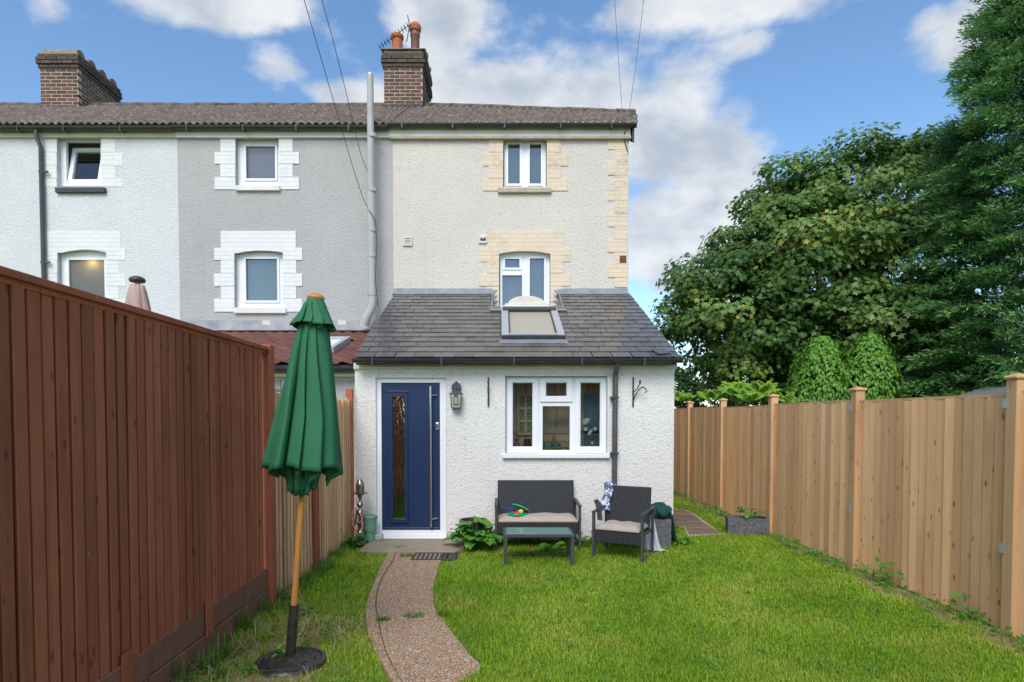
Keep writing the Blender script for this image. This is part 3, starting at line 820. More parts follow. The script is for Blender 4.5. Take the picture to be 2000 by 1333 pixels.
r = rect((1210, 500, 1223, 514), Y2); MB().bbox(r[0], r[1], Y2 - .0185, Y2, r[2], r[3], .003).build('bare_brick', simple('bare red brick', (.22, .07, .045), (.12, .05, .04), 20, .9, .6), hc)
window(hc, (985, 274, 1066, 366), [(992, 281.5, 1015.5, 360), (1034, 281.5, 1057, 360)], Y2 + .10)
window(hc, (976.5, 493, 1073.5, 602), [(986, 506, 1015, 524), (980.5, 538, 1020, 598), (1034, 505, 1063, 598)], Y2 + .10)
r = rect((972, 366, 1077, 376), Y2 - .06); MB().box(r[0], r[1], Y2 - .06, Y2 + .12, r[2], r[3] - .004).build('window_sill', 'sill_stone', hc, bevel=.012)
r = rect((972, 600, 1078, 606), Y2); MB().box(r[0], r[1], Y2 - .05, Y2 + .12, r[2], r[3]).build('window_sill', 'sill_stone', hc, bevel=.01)
# fascia, gutter, roof
f = rect((762, 249, 1228, 266), Y2 - .05); MB().box(f[0], XR + .02, Y2 - .05, Y2 - .002, f[2], f[3] + .1).build('fascia', 'white_paint', hc)
MB().box(f[0], XR + .03, Y2 - .075, Y2 - .002, f[2] - .055, f[2] - .004).build('soffit_board', 'sill_stone', hc, bevel=.008)
gz = at(977, 243, Y2 - .13).z
gutter(hc, at(757, 248, Y2 - .13).x, at(1243, 248, Y2 - .13).x, Y2 - .13, gz, .06)
vb = MB(); vb.prism([(Y2 - .1, EZ - .28), (Y2 - .1, EZ - .02), (RY, ridge_z(3) - .02), (RY, ridge_z(3) - .3)], 'x', XR + .04, XR + .075); vb.build('verge_board', 'dark_paint', hc)
tiles(hc, XL, 2.42, 2.93)
for nm, px, hood in (('vent', (787, 462, 805, 480), False), ('vent', (935, 459, 952, 475), True)):
    r = rect(px, Y2 - .03)
    o = MB().slab(r[0], r[1], r[2], r[3], [(r[0] + .03, r[1] - .03, r[2] + .04, r[3] - .03)], Y2 - .03, Y2).build('wall_vent', 'cream_paint', hc, bevel=.004)
    MB().box(r[0] + .028, r[1] - .028, Y2 - .008, Y2 - .002, r[2] + .035, r[3] - .028).build('vent_core', 'dark_paint' if hood else 'grey_plastic', o)
    cx = (r[0] + r[1]) / 2; cz = (r[2] + r[3]) / 2
    if hood:
        MB().ball((cx, Y2 - .035, cz + .025), .05, 12, (1, .8, .75)).build('cowl', 'white_paint', o, True)
    else:
        for k in range(3): MB().box(r[0] + .032, r[1] - .032, Y2 - .026, Y2 - .012, cz - .03 + k * .026, cz - .018 + k * .026).build('louvre', 'white_paint', o)

# ---- grey house
hg = thing('terraced_house', (-3.8, Y2, 0), 'grey rendered house with bright white quoins around both windows', 'house')
gu = rect((460, 266, 545, 371), Y2); gl = rect((458, 490, 553, 610), Y2)
w = MB(); w.slab(XG, XL, 0, WTOP, [gu, gl], Y2 + .002, Y2 + .3); arch_fill(w, gl[0], gl[1], at(0, 495, Y2).z, gl[3], Y2 + .002, Y2 + .12)
w.build('rear_wall', 'grey_render', hg)
MB().box(XG, XL, 2 * RY - Y2 - .3, 2 * RY - Y2, 0, EZ - .12).build('far_wall', 'grey_render', hg)
yq = [269, 298, 321, 346, 371]
quoins(hg, jamb_blocks(431, 419.5, 460, yq, False, -1) + jamb_blocks(572, 584.5, 545, yq, False, 1), 'white_brick', Y2)
yq = [485, 509, 535, 560, 584, 610]
quoins(hg, jamb_blocks(432, 419, 458, yq, True, -1) + jamb_blocks(579, 590.5, 553, yq, True, 1), 'white_brick', Y2)
lintel(hg, (432, 452, 578, 495), 490, 495, 458, 553, 'white_brick')
window(hg, (462, 270, 545, 364), [(481, 286, 538, 350)], Y2 + .10, blind='lilac_blind')
window(hg, (462, 492, 553, 603), [(481, 506, 542, 588)], Y2 + .10)
for px in ((459, 362, 546, 372), (456, 601, 558, 612)):
    r = rect(px, Y2 - .05); MB().box(r[0], r[1], Y2 - .05, Y2 + .12, r[2], r[3]).build('window_sill', 'white_paint', hg, bevel=.008)
f = rect((540, 250, 762, 268.5), Y2 - .05); MB().box(XG, f[1], Y2 - .05, Y2 - .002, f[2], f[3] + .1).build('fascia', 'white_paint', hg)
gutter(hg, XG, at(757, 248, Y2 - .13).x, Y2 - .13, gz - .04, .06)
tiles(hg, XG, XL)
chimney(hg, -2.45, -1.64, 12.85, 14.2, at(790, 217, 12.85).z, at(790, 100, 12.85).z)

# ---- white house
hw = thing('terraced_house', (-8.5, Y2, 0), 'white roughcast house with a tilted open window above a black sill', 'house')
wu = rect((111, 266, 198, 366), Y2); wl = rect((112, 488, 208, 612), Y2)
w = MB(); w.slab(XW, XG, 0, WTOP, [wu, wl], Y2 - .002, Y2 + .3); arch_fill(w, wl[0], wl[1], at(0, 494, Y2).z, wl[3], Y2 - .002, Y2 + .12)
w.build('rear_wall', 'white_render', hw)
MB().box(XW, XG, 2 * RY - Y2 - .3, 2 * RY - Y2, 0, EZ - .12).build('far_wall', 'white_render', hw)
yq = [271, 299, 325, 350, 366]
quoins(hw, jamb_blocks(87, 80, 111, yq, False, -1) + jamb_blocks(225, 240, 198, yq, False, 1), 'white_brick', Y2, .006)
yq = [485, 509, 535, 560, 584, 610]
quoins(hw, jamb_blocks(88, 80, 112, yq, True, -1) + jamb_blocks(232, 245, 208, yq, True, 1), 'white_brick', Y2, .006)
lintel(hw, (88, 452, 236, 495), 488, 494, 112, 208, 'white_brick', proud=.007)
# upper window: fixed frame with a sash tilted inwards
fr = rect((114, 268, 198, 364), Y2 + .1); ih = rect((130, 276, 196, 357), Y2 + .1)
wo = MB().slab(fr[0], fr[1], fr[2], fr[3], [ih], Y2 + .10, Y2 + .16).build('window', 'upvc', hw, bevel=.004)
sx0, sx1, sz0, sz1 = ih[0] + .01, ih[1] - .005, ih[2] - .01, ih[3] - .04
t_ = R(13)
sm = MB().slab(sx0, sx1, 0, sz1 - sz0, [(sx0 + .07, sx1 - .07, .07, sz1 - sz0 - .07)], -.03, .03); sm.rot(Matrix.Rotation(-t_, 3, 'X')); sm.move((0, Y2 + .13, sz0)); sm.build('open_sash', 'upvc', wo, bevel=.004)
sm = MB(); sm.box(sx0 + .066, sx1 - .066, -.004, .004, .066, sz1 - sz0 - .066); sm.rot(Matrix.Rotation(-t_, 3, 'X')); sm.move((0, Y2 + .13, sz0)); sm.build('pane', 'glass_upper', wo)
MB().box(fr[0] - .1, fr[1] + .1, Y2 + .42, Y2 + .43, fr[2] - .1, fr[3] + .1).build('blind', 'blind', wo)
r = rect((107, 366, 204, 376), Y2 - .06); MB().box(r[0], r[1], Y2 - .06, Y2 + .12, r[2], r[3]).build('window_sill', 'dark_paint', hw, bevel=.008)
window(hw, (121, 490, 208, 612), [(137, 508, 205, 604)], Y2 + .10, 'lit_glass', None)
f = rect((0, 252, 500, 268), Y2 - .05); MB().box(XW, XG, Y2 - .05, Y2 - .002, f[2], f[3] + .1).build('fascia', 'cream_paint', hw)
gutter(hw, XW, XG, Y2 - .13, gz - .055, .06)
dp = MB(); px_ = at(79, 300, Y2 - .07).x
dp.tube([(px_ - .02, Y2 - .13, gz - .1), (px_ - .02, Y2 - .13, gz - .2), (px_, Y2 - .06, gz - .38), (px_, Y2 - .06, .3)], .036, 10)
dpo = dp.build('downpipe', 'dark_pipe', hw, True)
for zz in (6.0, 4.4, 2.6):
    MB().box(px_ - .045, px_ + .12, Y2 - .075, Y2 - .045, zz, zz + .03).build('pipe_clip', 'dark_pipe', dpo)
tiles(hw, XW, XG)
ch2 = chimney(hw, -9.70, -8.90, 12.85, 14.2, at(130, 219, 12.85).z, at(130, 104, 12.85).z)
for k in range(4):
    yy = 12.98 + k * .36
    hm = MB(); hm.tube([(-9.68, yy, at(130, 104, 12.85).z - .005), (-8.92, yy, at(130, 104, 12.85).z - .005)], .13, 14); hm.build('capping_tile', 'pot_brown' if k else 'flaunching', ch2, True)
lamp = thing('ceiling_lamp', at(190, 516, Y2 + .25), 'warm glowing lamp seen through the obscured window of the white house', 'lamp')
MB().ball(at(190, 516, Y2 + .25), .075, 14).build('lamp_globe', 'lamp_glow', lamp, True)
MB().tube([at(190, 516, Y2 + .25) + Vector((0, 0, .09)), at(190, 470, Y2 + .25)], .008).build('lamp_cord', 'white_paint', lamp)

# pots on the brick chimney of the grey house
zc = at(790, 98, 12.85).z
MB().prism([(12.78, zc - .01), (14.27, zc - .01), (14.1, zc + .07), (12.9, zc + .07)], 'x', -2.52, -1.57).build('flaunching', 'flaunching', bpy.data.objects['chimney'], bevel=.03)
def pot(px, y, base_z, prof, mat, label):
    p = at(px, 100, y)
    o = MB().lathe(prof, (p.x, y, base_z), 18).build('chimney_pot', mat, None, True)
    tag(o, label, 'chimney pot'); return o
pot(776, 13.05, zc + .05, [(.14, 0), (.115, .02), (.11, .28), (.135, .30), (.14, .36), (.11, .37), (.10, .3)], 'pot_orange', 'short plain orange clay pot on the terrace chimney stack')
p_ = pot(811, 13.1, zc + .05, [(.12, 0), (.095, .02), (.093, .36), (.108, .38), (.108, .42), (.095, .44), (.095, .47), (.08, .475)], 'pot_brown', 'tall brown chimney pot topped by a pierced terracotta cowl')
pb = wloc(p_); q = at(811, 100, 13.1)
cw = MB().lathe([(.1, .472), (.125, .50), (.125, .60), (.10, .64), (.03, .66)], (q.x, 13.1, zc + .05), 18).build('cowl', 'pot_orange', p_, True)
for k in range(12):
    a = 2 * math.pi * k / 12
    MB().ball((q.x + .125 * math.cos(a), 13.1 + .125 * math.sin(a), zc + .605), .016, 6).build('cowl_hole', 'iron', cw)
pot(826, 13.65, zc + .05, [(.13, 0), (.1, .02), (.1, .24), (.125, .27), (.12, .34), (.09, .345)], 'pot_buff', 'buff clay pot on the chimney behind the tall brown pot')
pot(832, 14.0, zc + .05, [(.13, 0), (.11, .02), (.1, .16), (.12, .18), (.12, .22), (.09, .225)], 'pot_orange', 'low red clay pot at the back of the chimney stack')
# television aerial
a0 = at(741, 93, 12.95); a1 = at(799, 49, 12.95)
ae = thing('tv_aerial', (a1.x, 12.95, zc), 'thin black rooftop television aerial beside the orange chimney pot', 'aerial')
MB().tube([a0, a1], .009, 6).build('boom', 'iron', ae)
d = (a1 - a0).normalized(); nrm = d.cross(Vector((0, 1, 0))).normalized()
for k in range(11):
    c = a0.lerp(a1, k / 10.5 + .01); h = .04
    e = MB(); e.tube([c - nrm * h + Vector((0, .05, 0)), c, c + nrm * h - Vector((0, .05, 0))], .008, 5); e.tube([c - nrm * h - Vector((0, .05, 0)), c, c + nrm * h + Vector((0, .05, 0))], .008, 5); e.build('element', 'iron', ae)
MB().tube([at(794, 82, 12.95), at(800, 50, 12.95), at(796, 30, 12.95)], .011, 6).build('reflector', 'iron', ae)
MB().tube([a0.lerp(a1, .55), at(780, 90, 12.98), Vector((at(780, 90, 12.98).x, 13.0, zc - .05))], .014, 6).build('mast', 'iron', ae)

# soil stack up the boundary of the grey and cream houses
xs_ = at(724, 300, Y2 - .25).x
ss = thing('soil_pipe', (xs_, Y2 - .25, 3.0), 'tall light grey soil vent pipe rising above the gutter between two houses', 'pipe')
top = at(724, 148, Y2 - .25).z; low = at(724, 590, Y2 - .25)
MB().tube([(low.x + .03, Y2 - .25, low.z - .02), (low.x + .02, Y2 - .25, 5.2), (xs_, Y2 - .25, top)], [.072, .07, .056], 14).build('pipe', 'grey_plastic', ss, True)
for py in (266, 372, 450, 500, 575):
    p = at(727, py, Y2 - .25); MB().lathe([(.078, -.03), (.08, 0), (.078, .03)], p, 14).build('pipe_collar', 'grey_plastic', ss, True)
MB().tube([(low.x + .03, Y2 - .25, low.z), (low.x + .02, Y2 - .25, low.z - .1), (low.x - .06, Y2 - .24, low.z - .24), (low.x - .12, Y2 - .22, low.z - .4)], .08, 12).build('pipe_elbow', 'grey_plastic', ss, True)
MB().ball((xs_, Y2 - .25, top), .052, 10, (1, 1, 1.2)).build('wire_balloon', 'galv', ss)
# overhead cables
def cable(pts, r, label, grp=None, mat='iron'):
    o = MB().tube(pts, r, 5).build('overhead_cable', mat); tag(o, label, 'cable', grp); return o
cable([at(719, 408, Y2 - .25), at(708, 385, 10.4), at(690, 330, 9.9), at(652, 200, 9.0), at(620, 90, 8.4), at(588, -20, 7.8), at(560, -130, 7.2)], .005, 'black cable slanting from the sky to the middle of the soil pipe')
cable([at(717, 335, Y2 - .25), at(704, 300, 10.4), at(672, 165, 9.2), at(648, 70, 8.6), at(623, -20, 8.0), at(600, -100, 7.5)], .005, 'black cable slanting from the sky to the upper end of the soil pipe')
cable([at(1217, 240, Y2 - .1), at(1208, 120, 9.6), at(1198, -40, 8.6)], .004, 'thin pale wire rising from the cream eave a little before the curled roof hook', None, 'grey_plastic')
cable([at(1227, 232, Y2 - .1), at(1243, 120, 9.6), at(1262, -40, 8.6)], .004, 'thin pale wire rising from the cream eave right beside the curled roof hook', None, 'grey_plastic')
cable([at(1222, 256, Y2 - .08), at(1217, 268, Y2 - .03), at(1222, 282, Y2 - .03), at(1226.5, 297, Y2 - .03)], .008, 'short black cable looping down the corner quoins of the cream house')
cable([at(720, 410, Y2 - .33), at(733, 430, Y2 - .33), at(736, 470, Y2 - .33), at(733, 545, Y2 - .33), at(738, 600, Y2 - .33)], .007, 'black cable clipped alongside the lower soil pipe')
hk = MB(); c0 = at(1238, 228, Y2 - .1)
hk.tube([at(1233, 240, Y2 - .1)] + [c0 + Vector((.06 * math.cos(t), 0, .06 * math.sin(t))) for t in [math.pi * (1.1 - .2 * k) for k in range(8)]], .009, 6)
tag(hk.build('roof_hook', 'iron'), 'small curled iron hook at the roof corner of the cream house', 'hook')

# ================================================================ rear extension of the cream house
ex = thing('rear_extension', (.2, Y1, 0), 'white roughcast single storey extension with slate lean-to roof', 'extension')
dop = rect((735.5, 738, 871.5, 1054), Y1); wop = rect((987, 735, 1187, 888), Y1)
etop = at(977, 708, Y1).z
w = MB(); w.slab(XL, XR, 0, etop, [(dop[0], dop[1], .05, dop[3]), wop], Y1, Y1 + .26); w.build('front_wall', 'ext_render', ex)
for x0, x1 in ((XL, XL + .25), (XR - .25, XR)):
    MB().prism([(Y1 + .261, 0), (Y2 - .01, 0), (Y2 - .01, RA + RB * Y2 - .1), (Y1 + .261, RA + RB * (Y1 + .26) - .1)], 'x', x0, x1).build('side_wall', 'ext_render', ex)
MB().box(XL + .25, XR - .25, Y1 + .26, Y2, .0, .06).build('inner_floor', 'concrete', ex)
pt = MB(); pt.box(XL + .25, XR - .25, 8.515, 8.56, .06, 2.5); pt.build('inner_partition', 'dark_room', ex)
r = rect((692, 709, 1317, 721), Y1 - .035); MB().box(XL - .01, XR + .01, Y1 - .035, Y1 - .001, r[2], r[3]).build('fascia', 'cream_paint', ex, bevel=.004)
gzz = at(977, 701, 7.72).z
egut = gutter(ex, at(689, 702, 7.72).x, at(1333, 702, 7.72).x, 7.72, gzz, .055, .85)
# downpipe
xd = at(1201.5, 800, Y1 - .05).x
do = MB().tube([(xd, 7.74, gzz - .03), (xd, 7.76, gzz - .1), (xd, Y1 - .05, gzz - .2), (xd - .005, Y1 - .05, .55), (xd - .02, Y1 - .05, .3), (xd - .3, Y1 - .1, .12)], .035, 10).build('downpipe', 'dark_pipe', ex, True)
for py in (777, 886): 
    p = at(1201, py, Y1 - .05); MB().box(p.x - .06, p.x + .045, Y1 - .09, Y1 - .01, p.z - .014, p.z + .014).build('pipe_clip', 'iron', do)
# roof deck pieces leave an opening for the pit below the bedroom window and for the skylight
PX0, PX1, PY = -.15, 1.06, 9.78          # pit
SKX0, SKX1, SKY0, SKY1 = at(982, 640, 9.0).x - .0, at(1094, 640, 8.9).x, 8.42, 9.70
RX0, RX1 = at(691, 697, 7.75).x, at(1328, 697, 7.75).x
def deck(x0, x1, y0, y1):
    m = MB(); m.prism([(y0, RA + RB * y0 - .03), (y1, RA + RB * y1 - .03), (y1, RA + RB * y1 - .11), (y0, RA + RB * y0 - .11)], 'x', x0, x1); return m
dk = deck(RX0 + .02, PX0, 7.78, Y2 - .01); dk.build('roof_deck', 'felt', ex)
deck(PX1, RX1 - .03, 7.78, Y2 - .01).build('roof_deck', 'felt', ex)
deck(PX0 + .001, PX1 - .001, 7.78, SKY0).build('roof_deck', 'felt', ex)
deck(PX0 + .001, SKX0 + .05, SKY0 + .001, PY).build('roof_deck', 'felt', ex)
deck(SKX1 - .05, PX1 - .001, SKY0 + .001, PY).build('roof_deck', 'felt', ex)
zpit = RA + RB * PY - .02
pit = MB(); pit.box(PX0 + .002, PX1 - .002, PY, Y2 - .012, zpit - .1, zpit)
pit.build('lead_gutter', 'lead', ex)
for x, s in ((PX0, 1), (PX1, -1)):
    MB().prism([(PY + .01, zpit + .003), (Y2 - .012, zpit + .003), (Y2 - .012, RA + RB * Y2 + .02), (PY + .01, RA + RB * PY + .012)], 'x', min(x, x + s * .02), max(x, x + s * .02)).build('dormer_cheek', 'lead', ex)
    for k in range(6):      # saw-tooth lead steps against the wall
        z = zpit + .04 + k * .092; xx = x + s * .02
        tm = MB(); tm.prism([(xx - s * .012, z), (xx - s * .012, z + .085), (xx + s * .075, z + .075)], 'y', Y2 - .03, Y2 - .0135); tm.build('lead_step', 'lead_old', ex)
MB().box(PX0 - .02, PX0 + .27, PY - .10, PY + .02, zpit + .005, zpit + .03).build('lead_apron', 'lead_old', ex, bevel=.008)
MB().box(PX1 - .22, PX1 + .02, PY - .10, PY + .02, zpit + .005, zpit + .03).build('lead_apron', 'lead_old', ex, bevel=.008)
# top flashing strips
for a, b in ((XL, at(961, 565, Y2).x), (at(1087, 565, Y2).x, XR)):
    fl = MB(); z = RA + RB * Y2; n = 14
    fl.prism([(Y2 - .15, z - .045), (Y2 - .02, z + .02), (Y2 - .012, z + .085), (Y2 - .003, z + .085), (Y2 - .003, z - .1)], 'x', a, b); fl.build('lead_flashing', 'lead', ex, bevel=.006)
# slates, course by course
SL = {}
def slate_mesh(wd, cut=0):
    k = (round(wd, 2), cut)
    if k not in SL:
        w_ = k[0]; m = MB(); b = .004
        x0, x1 = -w_ / 2 + .0032, w_ / 2 - .0032
        m.add([(x0 + b, 0, 0), (x1 - b, 0, .0005), (x1, .008, 0), (x1, .42, -.001), (x0, .42, -.001), (x0, .010, 0),
               (x0 + b, .001, .012), (x1 - b, .001, .0125), (x1, .008, .012), (x1, .42, .006), (x0, .42, .006), (x0, .010, .012)],
              [(5, 4, 3, 2, 1, 0), (6, 7, 8, 9, 10, 11)] + [(i, (i + 1) % 6, 6 + (i + 1) % 6, 6 + i) for i in range(6)])
        SL[k] = m.mesh('slate', M['slate'])
    return SL[k]
sl = math.atan(RB); cs, sn = math.cos(sl), math.sin(sl)
s_len = (Y2 - .05 - 7.72) / cs; G = .212; WS = .255
nC = int(s_len / G)
n_slates = 0
for c in range(nC):
    s0 = c * G; y = 7.72 + s0 * cs; ye = y + G * cs * .9
    iv = [(RX0, RX1)]
    def cut(iv, a, b):
        o = []
        for p, q in iv:
            if b <= p or a >= q: o.append((p, q)); continue
            if p < a: o.append((p, a))
            if q > b: o.append((b, q))
        return o
    if y + .03 > PY - .11: iv = cut(iv, PX0 - .005, PX1 + .005)
    elif ye > SKY0 - .14: iv = cut(iv, SKX0 - .035, SKX1 + .035)
    for a, b in iv:
        x = RX0 - (WS / 2 if c % 2 else 0) + random.uniform(-.02, .02)
        while x < b - .02:
            p, q = max(x, a), min(x + WS, b)
            if q - p > .03:
                d_ = RA + RB * y
                o = put('slate', slate_mesh(q - p), ex, ((p + q) / 2, y, d_ + .008 + random.uniform(0, .003)), (sl - R(1.4) + random.uniform(-.004, .004), random.uniform(-.006, .006), random.uniform(-.006, .006)))
                n_slates += 1
            x += WS
# loose slate lying on the right hand slope
o = put('slate', slate_mesh(.2), ex, onpl(1298, 692, RA + .03, RB), (sl + R(2), R(-4), .35), (1, .42, 1)); o['label'] = 'slipped slate lying askew'
print('slates', n_slates)
# skylight
sky_l = thing('skylight', (.4, SKY0, RA + RB * SKY0), 'grey framed roof window with milky glass among the dark slates', 'skylight')
def on_roof(mb, ox, oy, lift=0):      # local x across, y up the slope, z out of the roof
    m = Matrix.Rotation(sl, 3, 'X'); mb.rot(m); mb.move((ox, oy, RA + RB * oy + lift)); return mb
SW = SKX1 - SKX0; SLn = (SKY1 - SKY0) / cs
def roof_box(x0, x1, y0, y1, z0, z1): return on_roof(MB().box(x0, x1, y0, y1, z0, z1), SKX0, SKY0)
roof_box(-.02, .085, .0, SLn, -.02, .075).build('side_cover', 'galv', sky_l, bevel=.008)
roof_box(SW - .085, SW + .02, 0, SLn, -.02, .075).build('side_cover', 'galv', sky_l, bevel=.008)
roof_box(-.02, SW + .02, -.05, .0, -.02, .07).build('bottom_rail', 'dark_paint', sky_l, bevel=.006)
roof_box(-.05, SW + .05, -.2, -.05, -.0, .018).build('lead_apron', 'lead', sky_l, bevel=.004)
roof_box(0, SW, SLn - .16, SLn, -.02, .10).build('top_cover', 'dark_paint', sky_l, bevel=.01)
roof_box(.0851, SW - .0851, .0, .05, .0, .08).build('sash', 'galv', sky_l, bevel=.006)
for x in (.0851, SW - .105): roof_box(x, x + .0199, .05, SLn - .16, .0, .07).build('sash', 'dark_paint', sky_l)
roof_box(.1051, SW - .1051, .0501, SLn - .1601, .02, .045).build('pane', 'skylight_glass', sky_l)
# hooded vent above the skylight
hd = thing('roof_vent_hood', (.4, 9.7, RA + RB * 9.7), 'cream hood with a shallow domed top just above the skylight', 'vent hood')
yb, zb = 9.74, at(1027, 600, 9.74).z
hx0, hx1 = at(986, 600, 9.74).x, at(1072, 600, 9.74).x
MB().box(hx0, hx1, yb, yb + .25, zb - .02, zb + .06).build('hood_board', 'cream_paint', hd, bevel=.008)
MB().box(hx0 - .01, hx1 + .01, yb - .03, yb - .001, zb - .045, zb + .015).build('hood_lip', 'upvc', hd, bevel=.006)
MB().prism([(yb - .02, zb - .047), (yb + .2, zb - .047), (yb + .2, RA + RB * (yb + .2) - .02), (yb - .06, RA + RB * yb + .05)], 'x', hx0 + .02, hx1 - .02).build('hood_skirt', 'lead_old', hd)
dm = MB(); cx = (hx0 + hx1) / 2; wd = (hx1 - hx0) / 2 * .86; n = 14
arc = [(cx + wd * math.cos(t), zb + .055 + .14 * math.sin(t)) for t in [math.pi * k / n for k in range(n + 1)]]
dm.prism(arc, 'y', yb + .06, yb + .22); dm.build('hood_dome', 'cream_paint', hd, True, .012)

# ---- door
dr = MB(); Yd = Y1 + .07
fx = rect((735.5, 738, 871.5, 1046), Yd); lf = rect((747, 748, 859.5, 1035), Yd)
fr_ = MB().slab(fx[0], fx[1], fx[2], fx[3], [lf], Yd - .03, Yd + .05).build('door_frame', 'upvc', ex, bevel=.006)
MB().box(fx[0] - .05, fx[1] + .05, Y1 - .06, Yd + .05, fx[2] - .065, fx[2] - .002).build('door_sill', 'upvc', fr_, bevel=.008)
mo = rect((761.5, 767, 796.5, 1021), Yd); gs = rect((768, 774, 790.5, 1014), Yd)
leaf = MB().slab(lf[0] + .004, lf[1] - .004, lf[2] + .004, lf[3] - .004, [gs], Yd - .012, Yd + .04).build('door', 'navy', ex, bevel=.003)
MB().slab(mo[0], mo[1], mo[2], mo[3], [gs], Yd - .034, Yd - .013).build('glazing_trim', 'navy', leaf, bevel=.009)
MB().box(mo[0] - .012, mo[1] + .012, Yd - .042, Yd - .0125, mo[3] + .002, mo[3] + .022).build('trim_head', 'navy', leaf, bevel=.006)
MB().box(gs[0] - .003, gs[1] + .003, Yd + .01, Yd + .018, gs[2] - .003, gs[3] + .003).build('pane', 'door_glass', leaf)
MB().box(lf[0] + .01, lf[1] - .01, Yd - .03, Yd - .0125, lf[2] + .012, lf[2] + .035).build('weather_bar', 'navy', leaf, bevel=.006)
hx = at(841, 800, Yd - .06).x
hb = MB().tube([(hx, Yd - .075, at(841, 1030, Yd - .07).z), (hx, Yd - .075, at(841, 755, Yd - .07).z)], .015, 12).build('pull_handle', 'steel', leaf, True)
for py in (772, 1014):
    z = at(841, py, Yd - .07).z; MB().tube([(hx, Yd - .075, z), (hx + .06, Yd - .04, z), (hx + .085, Yd - .012, z)], .011, 10).build('handle_standoff', 'steel', hb, True)
p = at(854, 833, Yd - .02); esc = MB().box(p.x - .022, p.x + .022, Yd - .024, Yd - .0125, p.z - .048, p.z + .048).build('lock_plate', 'steel', leaf, bevel=.009)
MB().tube([(p.x, Yd - .024, p.z), (p.x, Yd - .036, p.z)], .014, 12).build('lock_cylinder', 'iron', esc)
# ---- window
Yw = Y1 + .09
kw = MB()
pn = [(1001, 748, 1040.5, 873), (1066, 748, 1107, 774.5), (1059, 793, 1113.5, 880), (1133, 748, 1172.5, 873)]
wn = window(ex, (988, 737, 1186.5, 887), pn, Yw, 'glass', None, .0)
for px in ((990.5, 739, 1051, 885), (1055, 739, 1118, 785), (1123, 739, 1184, 885)):
    r = rect(px, Yw - .02); hole = rect([(1000, 747, 1041.5, 874), (1065, 747, 1108, 775.5), (1132, 747, 1173.5, 874)][(990.5, 1055, 1123).index(px[0])], Yw - .02)
    MB().slab(r[0], r[1], r[2], r[3], [hole], Yw - .022, Yw - .002).build('casement', 'upvc', wn, bevel=.006)
r = rect((1068, 741, 1106, 744), Yw - .03); MB().box(r[0], r[1], Yw - .034, Yw - .023, r[2], r[3]).build('trickle_vent', 'upvc', wn)
r = rect((981, 887, 1191, 895.5), Y1 - .05); MB().box(r[0], r[1], Y1 - .05, Yw + .05, r[2], r[3]).build('window_sill', 'upvc', wn, bevel=.006)
zi = wop[2] + .02
MB().box(wop[0] - .1, wop[1] + .1, Y1 + .262, Y1 + .47, zi - .03, zi).build('inner_sill', 'white_paint', ex)
# interior behind the glass
pnl = MB()
for k in range(10):
    x0 = wop[0] - .35 + k * .215; MB().bbox(x0, x0 + .21, 8.47, 8.51, .1, 2.4, .006).build('wall_board', 'panel_wood', ex)
MB().box(wop[0] - .35, wop[1] + .6, 8.445, 8.469, 1.42, 1.46).build('picture_rail', 'panel_wood', ex)
r = rect((1010, 770, 1043, 850), 8.44)  # added paned frame with painted green pane, standing in for a reflection
ip = MB().slab(r[0], r[1], r[2], r[3], [(r[0] + .03 + i * ((r[1] - r[0] - .03) / 2), r[0] + (i + 1) * ((r[1] - r[0] - .03) / 2), r[2] + .03 + j * ((r[3] - r[2] - .03) / 3), r[2] + (j + 1) * ((r[3] - r[2] - .03) / 3)) for i in range(2) for j in range(3)], 8.42, 8.439).build('window_reflection', 'panel_wood', ex)
t = NT('painted leaf reflection'); v = t.coords(); c = t.mix(t.rng(t.noise(v, 45, 4, .7), .4, .62), (.03, .10, .012), (.45, .55, .30)); M['leaf_reflection'] = t.done(t.bsdf(c, .4))
MB().box(r[0] + .01, r[1] - .01, 8.441, 8.446, r[2] + .01, r[3] - .01).build('pane', 'leaf_reflection', ip)
r = rect((1140, 770, 1190, 900), 8.45); MB().box(r[0], r[1] + .3, 8.445, 8.468, r[2], r[3]).build('blue_partition', 'blue_panel', ex)
# things on the sill indoors
Ys = Y1 + .36
def on_sill(px): return Vector((at(px, 870, Ys).x, Ys, zi))
p = on_sill(1010); tag(MB().lathe([(.045, 0), (.052, .04), (.02, .13), (.018, .16), (.042, .17), (.04, .175), (.008, .18), (.006, .24)], p, 16).build('vase', 'copper', None, True), 'copper coloured vase with a flared neck on the kitchen sill', 'vase')
p = on_sill(1030); jug = thing('jug', p, 'black jug with a pale handle behind the left casement', 'jug')
MB().lathe([(.05, 0), (.058, .06), (.05, .13), (.056, .17), (.05, .172)], p, 16).build('body', 'iron', jug, True)
MB().tube([p + Vector((.045, -.02, .14)), p + Vector((.085, -.03, .12)), p + Vector((.085, -.03, .06)), p + Vector((.05, -.02, .04))], .008, 6).build('handle', 'white_cloth', jug, True)
p = on_sill(1085); tag(MB().lathe([(.06, 0), (.075, .11), (.07, .115)], p, 18).build('plant_pot', 'teal_pot', None, True), 'teal ceramic pot in the middle of the kitchen window', 'pot')
p = on_sill(1087); rk = thing('dish_rack', p, 'ochre wooden rack standing round the teal pot on the sill', 'rack')
for dz, dy in ((.035, -.09), (.115, .08)): MB().tube([p + Vector((-.2, dy, dz)), p + Vector((-.05, dy - .03, dz + .02)), p + Vector((.1, dy - .03, dz + .02)), p + Vector((.17, dy, dz))], .009, 6).build('rail', 'ochre', rk)
for dx in (-.1, .06): 
    MB().tube([p + Vector((dx, -.11, 0)), p + Vector((dx, -.11, .05))], .009, 6).build('leg', 'ochre', rk)
